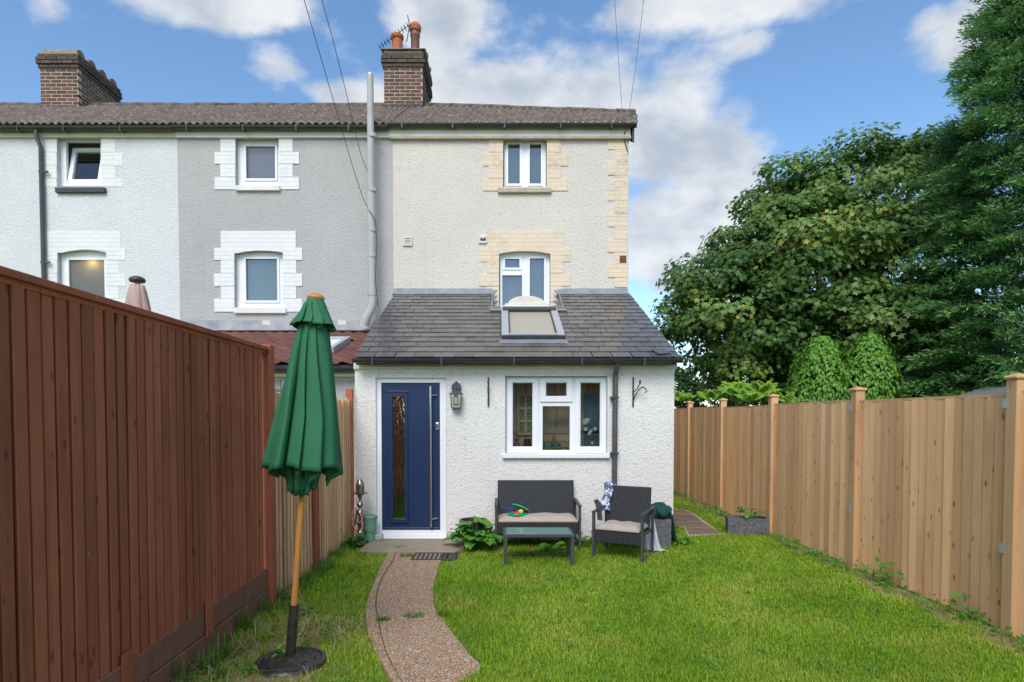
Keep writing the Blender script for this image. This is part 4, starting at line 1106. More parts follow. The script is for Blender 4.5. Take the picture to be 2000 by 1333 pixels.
MB().tube([p + Vector((-.05, .1, 0)), p + Vector((-.05, .1, .2)), p + Vector((-.035, .1, .225)), p + Vector((-.015, .1, .2)), p + Vector((-.015, .1, .12))], .01, 6).build('hook', 'ochre', rk)
p = on_sill(1066); tag(MB().lathe([(.04, 0), (.045, .1), (.04, .102)], p, 14).build('tumbler', 'green_plastic', None, True), 'pale green tumbler at the foot of the middle pane', 'tumbler')
p = on_sill(1156); orc = thing('orchid', p, 'white flowering orchid on a tall stem behind the right casement', 'plant')
MB().lathe([(.05, 0), (.062, .07), (.055, .072)], p, 14).build('pot', 'white_paint', orc, True)
MB().tube([p + Vector((0, 0, .07)), p + Vector((.02, -.02, .2)), p + Vector((-.02, -.02, .33)), p + Vector((-.1, -.02, .43))], .005, 5).build('stem', 'weed', orc)
for dx, dz, r in ((-.1, .41, .036), (-.07, .43, .03), (-.09, .31, .026), (.04, .31, .026), (-.02, .28, .022), (-.04, .25, .02), (.0, .12, .02)):
    f = MB()
    for k in range(5):
        a = 2 * math.pi * k / 5 + dx * 9
        f.ball((p.x + dx + r * .6 * math.cos(a), p.y - .03, p.z + dz + r * .6 * math.sin(a)), r * .62, 8, (1, .35, 1))
    f.build('flower', 'petal', orc, True)
# wall lantern and hanging basket brackets
p = at(891, 775, Y1 - .06)
ln = thing('wall_lantern', (p.x, Y1, p.z), 'small blue-black wall lantern with pale glass beside the navy door', 'lantern')
zt = at(891, 771, Y1 - .06).z; zb_ = at(891, 796, Y1 - .06).z
gm = MB(); gm.add([(p.x - .056, Y1 - .015, zb_), (p.x + .056, Y1 - .015, zb_), (p.x + .056, Y1 - .11, zb_), (p.x - .056, Y1 - .11, zb_), (p.x - .066, Y1 - .005, zt), (p.x + .066, Y1 - .005, zt), (p.x + .066, Y1 - .125, zt), (p.x - .066, Y1 - .125, zt)],
    [(0, 1, 2, 3), (7, 6, 5, 4), (0, 4, 5, 1), (1, 5, 6, 2), (2, 6, 7, 3), (3, 7, 4, 0)]); gm.build('lantern_glass', 'lamp_glass', ln)
for sx in (-1, 1):
    MB().tube([(p.x + sx * .058, Y1 - .113, zb_), (p.x + sx * .068, Y1 - .128, zt)], .006, 5).build('corner_bar', 'lantern_metal', ln)
MB().box(p.x - .062, p.x + .062, Y1 - .118, Y1 - .01, zb_ - .012, zb_).build('base_plate', 'lantern_metal', ln)
MB().slab(p.x - .03, p.x + .03, zb_ + .035, zt - .025, [(p.x - .022, p.x + .022, zb_ + .043, zt - .033)], Y1 - .126, Y1 - .12).build('glass_tracery', 'lantern_metal', ln)
MB().lathe([(.098, 0), (.09, .014), (.062, .03), (.048, .062), (.056, .07), (.05, .085)], (p.x, Y1 - .065, zt), 4).rot(Matrix.Identity(3)).build('hood', 'lantern_metal', ln)
bk = MB().tube([(p.x, Y1 - .03, zt + .095), (p.x, Y1 - .001, zt + .095)], .066, 18).build('back_plate', 'lantern_metal', ln, True, .006)
MB().tube([(p.x, Y1 - .05, zt + .095), (p.x, Y1 - .03, zt + .095)], .028, 12).build('boss', 'iron', ln, True)
MB().ball((p.x, Y1 - .03, zt + .165), .014, 8).build('finial', 'lantern_metal', ln, True)
def basket_bracket(px, label, side):
    p0 = at(px, 737, Y1 - .012); p1 = at(px, 795, Y1 - .012)
    o = thing('basket_bracket', (p0.x, Y1, p1.z), label, 'bracket')
    MB().box(p0.x - .011, p0.x + .011, Y1 - .014, Y1 - .001, p1.z, p0.z).build('back_bar', 'iron', o, bevel=.003)
    zz = p0.z - .22; L = .34
    dx = side
    pts = []
    for k in range(13):
        t = k / 12; pts.append((p0.x + dx * L * t * .35 + (0 if side else 0), Y1 - .012 - L * t * (.42 if side else 1), zz - .08 + .16 * math.sin(t * math.pi * .62)))
    pts += [(pts[-1][0] + dx * .02, pts[-1][1] - .02, pts[-1][2] - .04), (pts[-1][0], pts[-1][1], pts[-1][2] - .06)]
    MB().tube(pts, .008, 6).build('arm', 'iron', o)
    MB().tube([(p0.x, Y1 - .012, zz + .02), (p0.x + dx * .03, Y1 - .10, zz + .06), (p0.x + dx * .06, Y1 - .12, zz + .13)], .007, 6).build('scroll', 'iron', o)
    MB().ball((p0.x + dx * .065, Y1 - .12, zz + .15), .022, 8, (.7, .7, 1.3)).build('leaf_ornament', 'iron', o, True)
    return o
basket_bracket(954, 'narrow black iron basket bracket on the wall between lantern and window', 0)
basket_bracket(1237, 'curled black iron basket bracket right of the downpipe', 1.0)

# ================================================================ neighbour's low extension with red tiles
ne = thing('rear_extension', (-3.8, 8.2, 0), 'low grey and white extension with red tiled roof behind the timber fences', 'extension')
nA0 = at(600, 711, 8.0); nz1 = at(600, 648, Y2).z
nB = (nz1 - nA0.z) / (Y2 - 8.0); nA = nA0.z - nB * 8.0
fw = MB(); wopn = rect((548, 742, 600, 800), 8.2); fw.slab(XG + .05, XL - .02, 0, at(600, 737, 8.2).z, [wopn], 8.2, 8.45); fw.build('front_wall', 'grey_render', ne)
window(ne, (549, 742, 599, 799), [(566, 752, 590, 792)], 8.24)
r = rect((530, 714, 695, 736), 8.14); MB().box(XG, XL - .02, 8.14, 8.199, r[2], r[3]).build('fascia', 'white_paint', ne)
gutter(ne, XG, XL - .02, 8.0, nA0.z - .05, .055)
dk = MB(); dk.prism([(8.06, nA + nB * 8.06 - .03), (Y2 - .01, nA + nB * Y2 - .03), (Y2 - .01, nA + nB * Y2 - .13), (8.06, nA + nB * 8.06 - .13)], 'x', XG, XL - .03); dk.build('roof_deck', 'felt', ne)
tm = MB(); n = 8; wv = [(-.11 + .22 * i / n, .022 * math.sin(2 * math.pi * (i / n - .1)) + (.012 if i / n > .6 else 0)) for i in range(n + 1)]
tm.add([(x, 0, z) for x, z in wv] + [(x, .36, z - .004) for x, z in wv] + [(x, 0, z - .018) for x, z in wv], [(i, i + 1, n + 2 + i, n + 1 + i) for i in range(n)] + [(2 * n + 2 + i, 2 * n + 3 + i, i + 1, i) for i in range(n)])
tme = tm.mesh('roof_tile', M['red_tile'], True)
nsl = math.atan(nB); nc = int((Y2 - 8.0) / math.cos(nsl) / .25)
SKN = (at(600, 680, 9.0).x, at(668, 680, 9.2).x, 8.75, 9.75)
for c in range(nc):
    y = 7.99 + c * .25 * math.cos(nsl)
    x = XG + .1
    while x < XL - .1:
        if not (SKN[0] - .05 < x < SKN[1] + .08 and SKN[2] - .2 < y < SKN[3]):
            put('roof_tile', tme, ne, (x, y, nA + nB * y + .02 + random.uniform(0, .008)), (nsl - R(3), random.uniform(-.02, .02), random.uniform(-.015, .015)))
        x += .2
fl = MB(); zf = nA + nB * Y2
fl.prism([(Y2 - .16, zf - .0), (Y2 - .03, zf + .05), (Y2 - .012, zf + .2), (Y2 - .003, zf + .2), (Y2 - .003, zf - .05)], 'x', XG + .02, XL - .03); fl.build('lead_flashing', 'lead_old', ne)
for px in (512, 598, 660, 704):
    r = rect((px, 626, px + 15, 645), Y2 - .03); MB().box(r[0], r[1], Y2 - .022, Y2 - .0125, r[2], r[3]).build('flashing_patch', 'cream_paint', ne)
ns = thing('skylight', (SKN[0], SKN[2], nA + nB * SKN[2]), 'white roof window set in the red tiles behind the green parasol', 'skylight')
def nroof(x0, x1, y0, y1, z0, z1):
    m = MB().box(x0, x1, y0, y1, z0, z1); m.rot(Matrix.Rotation(nsl, 3, 'X')); m.move((SKN[0], SKN[2], nA + nB * SKN[2])); return m
Wn = SKN[1] - SKN[0]; Ln = (SKN[3] - SKN[2]) / math.cos(nsl)
for a, b, c, d in ((0, .07, 0, Ln), (Wn - .07, Wn, 0, Ln), (.0701, Wn - .0701, 0, .08), (.0701, Wn - .0701, Ln - .1, Ln)): nroof(a, b, c, d, -.02, .09).build('frame', 'galv', ns, bevel=.006)
nroof(.0702, Wn - .0702, .0802, Ln - .1002, .02, .05).build('pane', 'table_glass' if False else 'upvc', ns)

# ================================================================ fences
def board_mesh(w, h, t, name, mat, wedge=0):
    m = MB()
    if wedge:
        m.add([(0, 0, 0), (0, w, 0), (-t, w, 0), (-wedge, 0, 0), (0, 0, h), (0, w, h), (-t, w, h), (-wedge, 0, h)], [(0, 1, 2, 3), (7, 6, 5, 4), (0, 4, 5, 1), (1, 5, 6, 2), (2, 6, 7, 3), (3, 7, 4, 0)])
    else: m.bbox(-t / 2, t / 2, -w / 2, w / 2, 0, h, .004)
    return m.mesh(name, M[mat])
# brown stained fence on the left: boards on boards
FXL = -2.01
lf_ = thing('timber_fence', (FXL, 3.4, 0), 'tall brown stained board fence with sloping view of its capping rail', 'fence')
YE = 5.12
front = [board_mesh(w, h, .018, 'board', 'brown_wood') for w, h in ((.068, 1.87), (.072, 1.87), (.064, 1.865), (.07, 1.88))]
back = board_mesh(.075, 1.86, .014, 'board', 'brown_wood')
y = 1.75; k = 0
while y < YE - .04:
    put('board', front[random.randrange(4)], lf_, (FXL + random.uniform(-.003, .003), y, .335 + random.uniform(-.012, .006)), (random.uniform(-.003, .003), random.uniform(-.002, .002), random.uniform(-.05, .05)))
    put('board', back, lf_, (FXL - .02, y + .043, .34))
    y += .084 + random.uniform(-.004, .004)
MB().box(FXL - .05, FXL + .035, 1.7, YE + .0, 2.215, 2.25).build('capping_rail', 'brown_wood', lf_, bevel=.005)
MB().box(FXL - .035, FXL + .012, 1.7, YE, 2.19, 2.2145).build('top_batten', 'brown_wood', lf_)
for a, b, dx, z0, z1 in ((1.6, 3.36, 0, .0, .165), (3.37, YE, .004, 0, .17), (1.6, 3.36, .006, .172, .34), (3.37, YE, 0, .177, .345)):
    MB().bbox(FXL - .025 + dx, FXL + .012 + dx, a, b, z0, z1, .005).build('gravel_board', 'gravel_board', lf_)
for yy in (3.15, 4.05): MB().box(FXL + .0195, FXL + .032, yy - .045, yy + .045, .16, .40).build('cover_strip', 'brown_wood', lf_, bevel=.003)
MB().bbox(FXL - .05, FXL + .05, YE + .002, YE + .10, 0, 2.27, .006).build('post', 'brown_wood', lf_)
# pale slatted fence between the brown fence and the extension
sf = thing('slatted_fence', (-2.0, 6.5, 0), 'pale softwood fence of upright slats between brown posts beside the door', 'fence')
sl_m = [board_mesh(.052, h, .02, 'slat', 'slat_wood') for h in (1.86, 1.88, 1.85)]
bk_m = board_mesh(.09, 1.84, .012, 'backing_slat', 'brown_wood')
y = YE + .16
def fxs(y): return -2.06 + (y - 5.2) * .035
while y < Y1 - .12:
    if not (6.42 < y < 6.56):
        lean = random.uniform(-.006, .006) + (.03 if 6.15 < y < 6.42 else 0)
        put('slat', sl_m[random.randrange(3)], sf, (fxs(y) + random.uniform(-.003, .003), y, .02), (lean, 0, random.uniform(-.05, .05)))
        put('backing_slat', bk_m, sf, (fxs(y) - .03, y + .045, .02))
    y += .09 + random.uniform(-.004, .004)
MB().bbox(-2.07, -1.98, 6.45, 6.54, 0, 1.55, .006).build('post', 'brown_wood', sf)
MB().bbox(-2.02, -1.935, Y1 - .1, Y1 - .015, 0, 2.02, .006).build('post', 'brown_wood', sf)
for z in (.35, 1.0, 1.65): MB().box(-2.11, -2.075, YE + .11, 6.4, z, z + .07).build('rail', 'slat_wood', sf)
MB().box(-2.08, -2.04, YE + .14, 6.42, 1.885, 1.905).build('capping_rail', 'slat_wood', sf)
# right fence: closeboard panels between capped posts
FXR = 3.86
rf = thing('closeboard_fence', (FXR, 8.5, 0), 'new golden closeboard fence with capped posts running past the lawn', 'fence')
bms = [board_mesh(.125, h, .016, 'board', 'new_wood', .006) for h in (1.80, 1.795, 1.805)]
py_ = [.55, 2.49, 4.43, 6.36, 8.30, 10.24, 12.18, 14.12, 16.06]
py_ = [4500 / (x - CX) for x in (1983, 1672, 1508, 1410, 1346)]
py_ = [2 * py_[0] - py_[1], ] + py_ + [py_[-1] + 2.0, py_[-1] + 4.0]
cap = MB(); cap.bbox(-.065, .065, -.065, .065, 0, .03, .01); cap.add([(-.05, -.05, .03), (.05, -.05, .03), (.05, .05, .03), (-.05, .05, .03), (0, 0, .05)], [(0, 1, 4), (1, 2, 4), (2, 3, 4), (3, 0, 4)])
capm = cap.mesh('post_cap', M['post_wood'])
for k, yp in enumerate(py_):
    h = 1.93 if k else 2.0
    post = MB().bbox(FXR - .05, FXR + .05, yp - .05, yp + .05, 0, h, .006).build('post', 'post_wood', rf)
    put('post_cap', capm, post, (FXR, yp, h))
    for z in (.62, 1.72):
        if k < 4: MB().box(FXR - .053, FXR - .0505, yp + .02, yp + .075, z, z + .07).build('bracket', 'galv', post)
    if k == len(py_) - 1: break
    ya, yb = yp + .055, py_[k + 1] - .055
    top = 1.83 + random.uniform(-.012, .012)
    pe = MB().box(FXR - .012, FXR + .035, ya, yb, top - .02, top + .004).build('fence_panel', 'post_wood', rf)
    nb = int(round((yb - ya) / .104)); st = (yb - ya) / nb
    for i in range(nb):
        o = put('board', bms[random.randrange(3)], pe, (FXR + random.uniform(-.002, .002), ya + i * st, .02 + random.uniform(0, .008)), (0, random.uniform(-.003, .003), random.uniform(-.012, .012)), (1, 1, (top - .04) / 1.8))
    for z in (.4, 1.0, 1.55): MB().box(FXR + .002, FXR + .04, ya, yb, z, z + .07).build('arris_rail', 'post_wood', pe)
# boarded outbuilding across the far end of the garden (behind the camera, mirrored in the glass)
bf = thing('boarded_outbuilding', (.9, -6, 0), 'tall brown boarded outbuilding at the far end of the garden', 'outbuilding')
bmB = board_mesh(.2, 3.1, .03, 'board', 'brown_wood')
for k in range(32): put('board', bmB, bf, (-2.4 + k * .205, -6, 0), (0, 0, R(90)))
MB().box(-2.5, 4.1, -8.5, -6.02, 0, 3.05).build('wall', 'panel_wood', bf)
MB().prism([(-8.8, 3.05), (-5.8, 3.12), (-5.8, 3.2), (-8.8, 3.4)], 'x', -2.7, 4.3).build('roof', 'felt', bf)

# ================================================================ garden furniture
def rattan(name, W, loc, rz, label, cushion_label=None):
    t = thing(name, loc, label, 'bench' if W > .8 else 'chair', None, rz)
    D = .56; h = W / 2
    def bar(nm, x0, x1, y0, y1, z0, z1): MB().bbox(x0, x1, y0, y1, z0, z1, .003).build(nm, 'rattan_frame', t, local=True)
    for s in (-1, 1):
        xa, xb = sorted((s * h, s * (h - .03)))
        bar('leg', xa, xb, 0, .045, 0, .525); bar('leg', xa, xb, D - .07, D - .025, 0, .545)
        m = MB(); m.prism([(-.004, .526), (D - .02, .546), (D - .02, .568), (-.004, .548)], 'x', xa - .006, xb + .006); m.build('arm', 'rattan_frame', t, local=True, bevel=.003)
        bar('skid', xa + .003, xb - .003, .0451, D - .0701, 0, .022)
        bar('side_rail', xa + .004, xb - .004, .0452, D - .0702, .29, .32)
    hi = h - .032
    m = MB(); m.box(-hi, hi, .01, .03, .19, .325); m.build('apron', 'weave', t, local=True, bevel=.006)
    m = MB(); m.box(-hi, hi, .031, D - .08, .29, .318); m.build('seat', 'weave', t, local=True)
    m = MB(); m.prism([(D - .125, .30), (D - .095, .30), (D - .02, .80), (D - .055, .805)], 'x', -hi, hi); m.build('backrest', 'weave', t, local=True, bevel=.008)
    c = MB(); nx, ny = 18, 8; vs = []; top = []
    x0, x1, y0, y1 = -hi + .012, hi - .012, -.005, D - .125
    for layer in (0, 1):
        for j in range(ny + 1):
            for i in range(nx + 1):
                u, v = i / nx, j / ny; e = min(u, 1 - u, v * ny / nx * 1.2, (1 - v) * ny / nx * 1.2); rnd = min(1, e * nx / 2.2) ** .5 if e > 0 else 0
                z = .322 + (.035 + .045 * rnd + .006 * math.sin(u * 17 + v * 5) * rnd if layer else .018 * (1 - rnd) + .0)
                vs.append((x0 + (x1 - x0) * u, y0 + (y1 - y0) * v, z))
    m_ = (nx + 1) * (ny + 1); fs = []
    for j in range(ny):
        for i in range(nx):
            a = j * (nx + 1) + i; fs.append((a, a + nx + 1, a + nx + 2, a + 1)); fs.append((m_ + a, m_ + a + 1, m_ + a + nx + 2, m_ + a + nx + 1))
    for i in range(nx): fs += [(i, i + 1, m_ + i + 1, m_ + i), (m_ - 1 - i, m_ - 2 - i, 2 * m_ - 2 - i, 2 * m_ - 1 - i)]
    for j in range(ny):
        a = j * (nx + 1); b = a + nx; fs += [(a + nx + 1, a, m_ + a, m_ + a + nx + 1), (b, b + nx + 1, m_ + b + nx + 1, m_ + b)]
    c.add(vs, fs); c.build('cushion', 'cushion', t, True, local=True)
    return t
bench = rattan('rattan_bench', 1.06, (at(1051, 1000, 7.32).x, 7.32, .02), 0, 'charcoal rattan two seat bench with a long beige cushion below the window')
fl_ = gr(1161, 1091); fr2 = gr(1250, 1101)
cc = (fl_ + fr2) / 2; rz = math.atan2(fr2.y - fl_.y, fr2.x - fl_.x)
chair = rattan('rattan_armchair', .60, (cc.x, cc.y, .005), rz, 'charcoal rattan armchair turned towards the bench with a beige cushion')
# coffee table
tb = thing('coffee_table', (at(1053, 1049, 6.57).x, 6.57, 0), 'low charcoal table with sea green glass top in front of the bench', 'table')
TW, TD, TH = .39, .43, .352
for s in (-1, 1):
    for y in (0, TD - .04):
        xa, xb = sorted((s * TW, s * (TW - .04))); MB().bbox(xa, xb, y, y + .04, 0, TH - .03, .003).build('leg', 'rattan_frame', tb, local=True)
    xa, xb = sorted((s * TW, s * (TW - .035))); MB().bbox(xa + .004, xb - .004, .041, TD - .041, 0, .022, .003).build('skid', 'rattan_frame', tb, local=True)
for nm, a, b, c, d in (('top_rail', -TW - .004, TW + .004, -.004, .04), ('top_rail', -TW - .004, TW + .004, TD - .036, TD + .008), ('top_rail', -TW - .004, -TW + .038, .0401, TD - .0361), ('top_rail', TW - .038, TW + .004, .0401, TD - .0361)):
    MB().bbox(a, b, c, d, TH - .0295, TH, .003).build(nm, 'rattan_frame', tb, local=True)
MB().box(-TW + .03, TW - .03, .035, TD - .026, TH + .001, TH + .008).build('glass_top', 'table_glass', tb, local=True, bevel=.002)
MB().bbox(-TW + .0401, TW - .0401, TD - .03, TD - .015, .02, .038, .003).build('stretcher', 'rattan_frame', tb, local=True)
# toys on the bench cushion
bz = .425; bp = Vector((at(1010, 1003, 7.5).x, 7.5, bz))
def disc(loc, r, mat, rot, name, label, ring=True):
    m = MB(); n = 22; 
    m.lathe([(r * .8, -.004), (r, -.008), (r * 1.03, 0), (r, .008), (r * .8, .004)], (0, 0, 0), n); m.rot(Euler(rot).to_matrix()); m.move(loc)
    return tag(m.build(name, mat, None, True), label, 'toy')
disc(bp + Vector((0, 0, .012)), .12, 'toy_green', (0, 0, 0), 'toy_bat', 'round green toy bat lying flat on the bench cushion')
disc(bp + Vector((.045, .06, .07)), .115, 'toy_green', (R(-20), R(24), 0), 'toy_bat', 'round green toy bat propped aslant on the bench cushion')
def paddle(loc, mat, rz, label):
    m = MB(); m.lathe([(.05, -.006), (.055, 0), (.05, .006)], (0, 0, 0), 16); m.box(.045, .14, -.013, .013, -.006, .006); m.rot(Euler((R(8), R(-14), rz)).to_matrix()); m.move(loc)
    return tag(m.build('toy_paddle', mat, None, True), label, 'toy')
paddle(bp + Vector((-.06, -.03, .07)), 'toy_blue', R(200), 'blue toy paddle among the green bats on the bench')
paddle(bp + Vector((0, -.05, .038)), 'toy_pink', R(30), 'pink toy paddle resting on the lower green bat')
tag(MB().ball(bp + Vector((.045, -.06, .045)), .032, 12).build('toy_ball', 'toy_yellow', None, True), 'small yellow green ball beside the toy bats', 'ball')
# cloths
def cloth(name, fn, mat, nu, nv, label, cat, th=.006):
    m = MB(); vs = [fn(i / nu, j / nv) for j in range(nv + 1) for i in range(nu + 1)]
    m.add(vs, [(j * (nu + 1) + i, j * (nu + 1) + i + 1, (j + 1) * (nu + 1) + i + 1, (j + 1) * (nu + 1) + i) for j in range(nv) for i in range(nu)])
    o = m.build(name, mat, None, True); md = o.modifiers.new('solid', 'SOLIDIFY'); md.thickness = th
    return tag(o, label, cat)
cm_ = Matrix.Translation(Vector(chair.location)) @ Matrix.Rotation(rz, 4, 'Z')
def scarf(u, v):   # drapes over the back's upper left corner
    x = -.30 + .13 * u + .01 * math.sin(v * 14); s = v * .52
    if s < .12: y, z = .56, .70 + s
    elif s < .2: y, z = .55 - (s - .12) * .9, .825 + .012 * math.sin((s - .12) / .08 * 3.14)
    else: y, z = .475 - (s - .2) * .16, .815 - (s - .2)
    return cm_ @ Vector((x - .03 * v + .02 * math.sin(u * 9 + v * 3), y - .012 * math.sin(u * 12), z))
cloth('scarf', scarf, 'scarf', 10, 26, 'blue and white patterned cloth hung over the armchair corner', 'cloth')
wk = thing('wicker_planter', (at(1290, 1060, 7.6).x, 7.62, 0), 'dark woven square planter half hidden behind the armchair', 'planter')
x_ = at(1288, 1060, 7.6).x
MB().slab(x_ - .13, x_ + .12, 0, .36, [], 7.5, 7.74).build('planter_body', 'trough', wk, bevel=.008)
def bundle(u, v):
    a = 2 * math.pi * u; b = math.pi * (v - .5); r = .13 * (1 + .16 * math.sin(a * 5 + v * 6) + .1 * math.sin(a * 9 - v * 11))
    return Vector((x_ - .01 + r * 1.1 * math.cos(b) * math.cos(a), 7.6 + r * math.cos(b) * math.sin(a), .45 + r * .75 * math.sin(b)))
cloth('cloth_bundle', bundle, 'teal_cloth', 34, 16, 'crumpled dark teal cloth heaped on the wicker planter', 'cloth')
def drape(u, v):
    return Vector((x_ + .13 + .06 * v + .012 * math.sin(u * 14), 7.5 + .22 * u, .42 - .36 * v))
cloth('hanging_cloth', drape, 'teal_cloth', 12, 10, 'dark teal cloth hanging down the side of the wicker planter', 'cloth')
tx = at(1268, 1060, 7.35).x
def towel(u, v):
    w = .07 + .05 * v
    if v < .8: z = .42 - v / .8 * .40; y = 7.44 - .08 * v
    else: z = .025 + .012 * math.sin(u * 18); y = 7.376 - (v - .8) * .8
    return Vector((tx + (u - .5) * 2 * w + .05 * v + (.10 * (v - .7) if v > .7 else 0), y + .022 * math.sin(u * 19 + v * 2), z))
cloth('towel', towel, 'white_cloth', 26, 22, 'white towel trailing onto the grass beside the armchair', 'towel')
q0 = cm_ @ Vector((-.26, .16, .42)); 
wg = thing('toy_water_gun', q0, 'grey plastic toy gun leaning inside the armchair arm', 'toy')
mm = MB(); mm.prism([(-.02, 0), (.035, 0), (.025, .10), (.045, .17), (0, .22), (-.05, .19), (-.03, .12)], 'y', -.018, .018); mm.rot(Matrix.Rotation(rz, 3, 'Z')); mm.build('body', 'grey_plastic' if False else 'rattan_frame', wg, local=True, bevel=.006)
mm = MB(); mm.prism([(-.05, .19), (0, .22), (-.03, .25), (-.07, .23)], 'y', -.012, .012); mm.rot(Matrix.Rotation(rz, 3, 'Z')); mm.build('nozzle', 'iron', wg, local=True)

# ---- closed parasols
def parasol(base, top, R0, z_hem, z_top, mat, polemat, label, vent=True, capm='pole_wood', group=None, seed=3):
    rs = random.Random(seed)
    base = Vector(base); top = Vector(top); ax = top - base; H = ax.length
    t = thing('parasol', base, label, 'parasol', group)
    q = Vector((0, 0, 1)).rotation_difference(ax.normalized()); t.rotation_mode = 'QUATERNION'; t.rotation_quaternion = q
    MB().tube([(0, 0, .02), (0, 0, H - .02)], .0205, 14).build('pole', polemat, t, True, local=True)
    MB().lathe([(.052, H - .025), (.058, H - .012), (.052, H + .004), (.03, H + .016), (.01, H + .02)], (0, 0, 0), 18).build('finial', capm, t, True, local=True)
    wd_ = [rs.uniform(.6, 1.5) for _ in range(8)]; cum = [0]
    for q_ in wd_: cum.append(cum[-1] + q_ / sum(wd_))
    ph = [rs.uniform(-.15, .3) for _ in range(8)]; am = [rs.uniform(.7, 1.2) for _ in range(8)]; hem = [rs.uniform(-.05, .05) for _ in range(8)]; slp = [rs.uniform(-.09, .09) for _ in range(8)]
    def canopy(zt, zh, rt, rb, N=240, Mr=28, pw=.8, depth=.42, hemd=1.0):
        vs = []
        for j in range(Mr + 1):
            s = j / Mr
            for i in range(N):
                f_ = i / N; k = max(q_ for q_ in range(8) if cum[q_] <= f_ + 1e-9); u = (f_ - cum[k]) / (cum[k + 1] - cum[k]); a = 2 * math.pi * f_
                w = math.sin(math.pi * u) ** .6
                Rr = rt + (rb - rt) * s ** pw
                fold = min(1.15, w * am[k])
                r = Rr * (1 - depth * min(1, s * 1.8 + .1) * (1 - fold)) * (1 + .03 * math.sin(u * 6.28 * 2 + k + s * 3) * s)
                tw = (.35 + ph[k]) * w * min(1, s * 1.5) + .15 * math.sin(s * 4 + k) * w * .3
                z = zt + (zh - zt) * s + hemd * s ** 5 * (hem[k] + slp[k] * (u - .5) - .05 * (1 - w))
                vs.append((r * math.cos(a + tw), r * math.sin(a + tw), z + .003 * math.sin(a * 13 + s * 24)))
        fs = [(j * N + i, (j + 1) * N + i, (j + 1) * N + (i + 1) % N, j * N + (i + 1) % N) for j in range(Mr) for i in range(N)]
        m = MB(); m.add(vs, fs); return m
    o = canopy(z_top, z_hem, .05, R0).build('canopy', mat, t, True, local=True)
    md = o.modifiers.new('solid', 'SOLIDIFY'); md.thickness = .004
    if vent:
        o = canopy(z_top + .012, z_top - .17, .05, .15, 240, 10, 1.0, .28, .35).build('vent_flap', mat, t, True, local=True); md = o.modifiers.new('solid', 'SOLIDIFY'); md.thickness = .004
    # lower inner folds hanging below the hem
    for k in range(5):
        a = R(200 + k * 34 + rs.uniform(-8, 8)); m = MB(); r1 = .06 + .03 * rs.random(); vs = []
        for j in range(7):
            for i in range(9):
                b = a + (i - 4) * .16 * (1 + .2 * (j / 6)); rr = (r1 + .05 * (1 - j / 6)) * (1 + .22 * math.sin(i * 1.9 + k))
                vs.append((rr * math.cos(b), rr * math.sin(b), z_hem + .10 - j * (.035 + .008 * rs.random()) - .02 * math.sin(i * .8) * j / 6))
        m.add(vs, [(j * 9 + i, j * 9 + i + 1, (j + 1) * 9 + i + 1, (j + 1) * 9 + i) for j in range(6) for i in range(8)])
        o = m.build('inner_fold', mat, t, True, local=True); md = o.modifiers.new('solid', 'SOLIDIFY'); md.thickness = .004
    return t
pb_ = gr(567, 1297); ptop = at(617, 579, pb_.y)
# fix the pole foot a little above the cast base
par = parasol((pb_.x, pb_.y, .04), ptop, .262, at(610, 930, pb_.y).z, (ptop - Vector((pb_.x, pb_.y, .04))).length - .03, 'green_cloth', 'pole_wood', 'closed bottle green parasol leaning on its wooden pole above the lawn')
mbp = MB(); mbp.box(.012, .022, -.004, .004, 1.19, 1.23); mbp.build('pole_clip', 'galv', par, local=True)
ba = thing('umbrella_stand', (pb_.x, pb_.y, 0), 'round ornate black cast base holding the green parasol', 'stand')
plate = MB(); plate.lathe([(.23, 0), (.235, .015), (.225, .03), (.205, .036), (.195, .03), (.12, .048), (.05, .062), (.03, .064)], (0, 0, 0), 36); po = plate.build('base_plate', 'cast_iron', ba, True, local=True)
for k in range(22):
    a = k * 2.399; r = .075 + .1 * ((k * 7) % 10) / 10
    m = MB(); m.ball((r * math.cos(a), r * math.sin(a), .058 - r * .1), .026, 8, (1.0, .62, .45)); m.rot(Matrix.Identity(3)); m.build('cast_leaf', 'cast_iron', po, True, local=True)
axq = (ptop - pb_).normalized()
MB().tube([Vector((0, 0, .05)), axq * .40], [.033, .032], 14).build('tube', 'cast_iron', ba, True, local=True)
kn = axq * .34
MB().tube([kn, kn + Vector((.055, -.005, 0))], .007, 8).build('knob_screw', 'iron', ba, local=True)
MB().ball(kn + Vector((.068, -.005, 0)), .018, 9, (.6, 1, 1)).build('knob', 'iron', ba, True, local=True)
pk = at(268, 545, 4.6)
parasol((pk.x, 4.6, .05), (pk.x, 4.6, pk.z), .24, 1.45, pk.z - .1, 'pink_cloth', 'pole_wood', 'folded faded pink parasol showing above the brown fence', False, 'dark_paint', None, 8)
MB().lathe([(.22, 0), (.22, .05), (.06, .07), (.03, .12)], (pk.x, 4.6, 0), 20).build('foot', 'cast_iron', bpy.data.objects['parasol.001'])

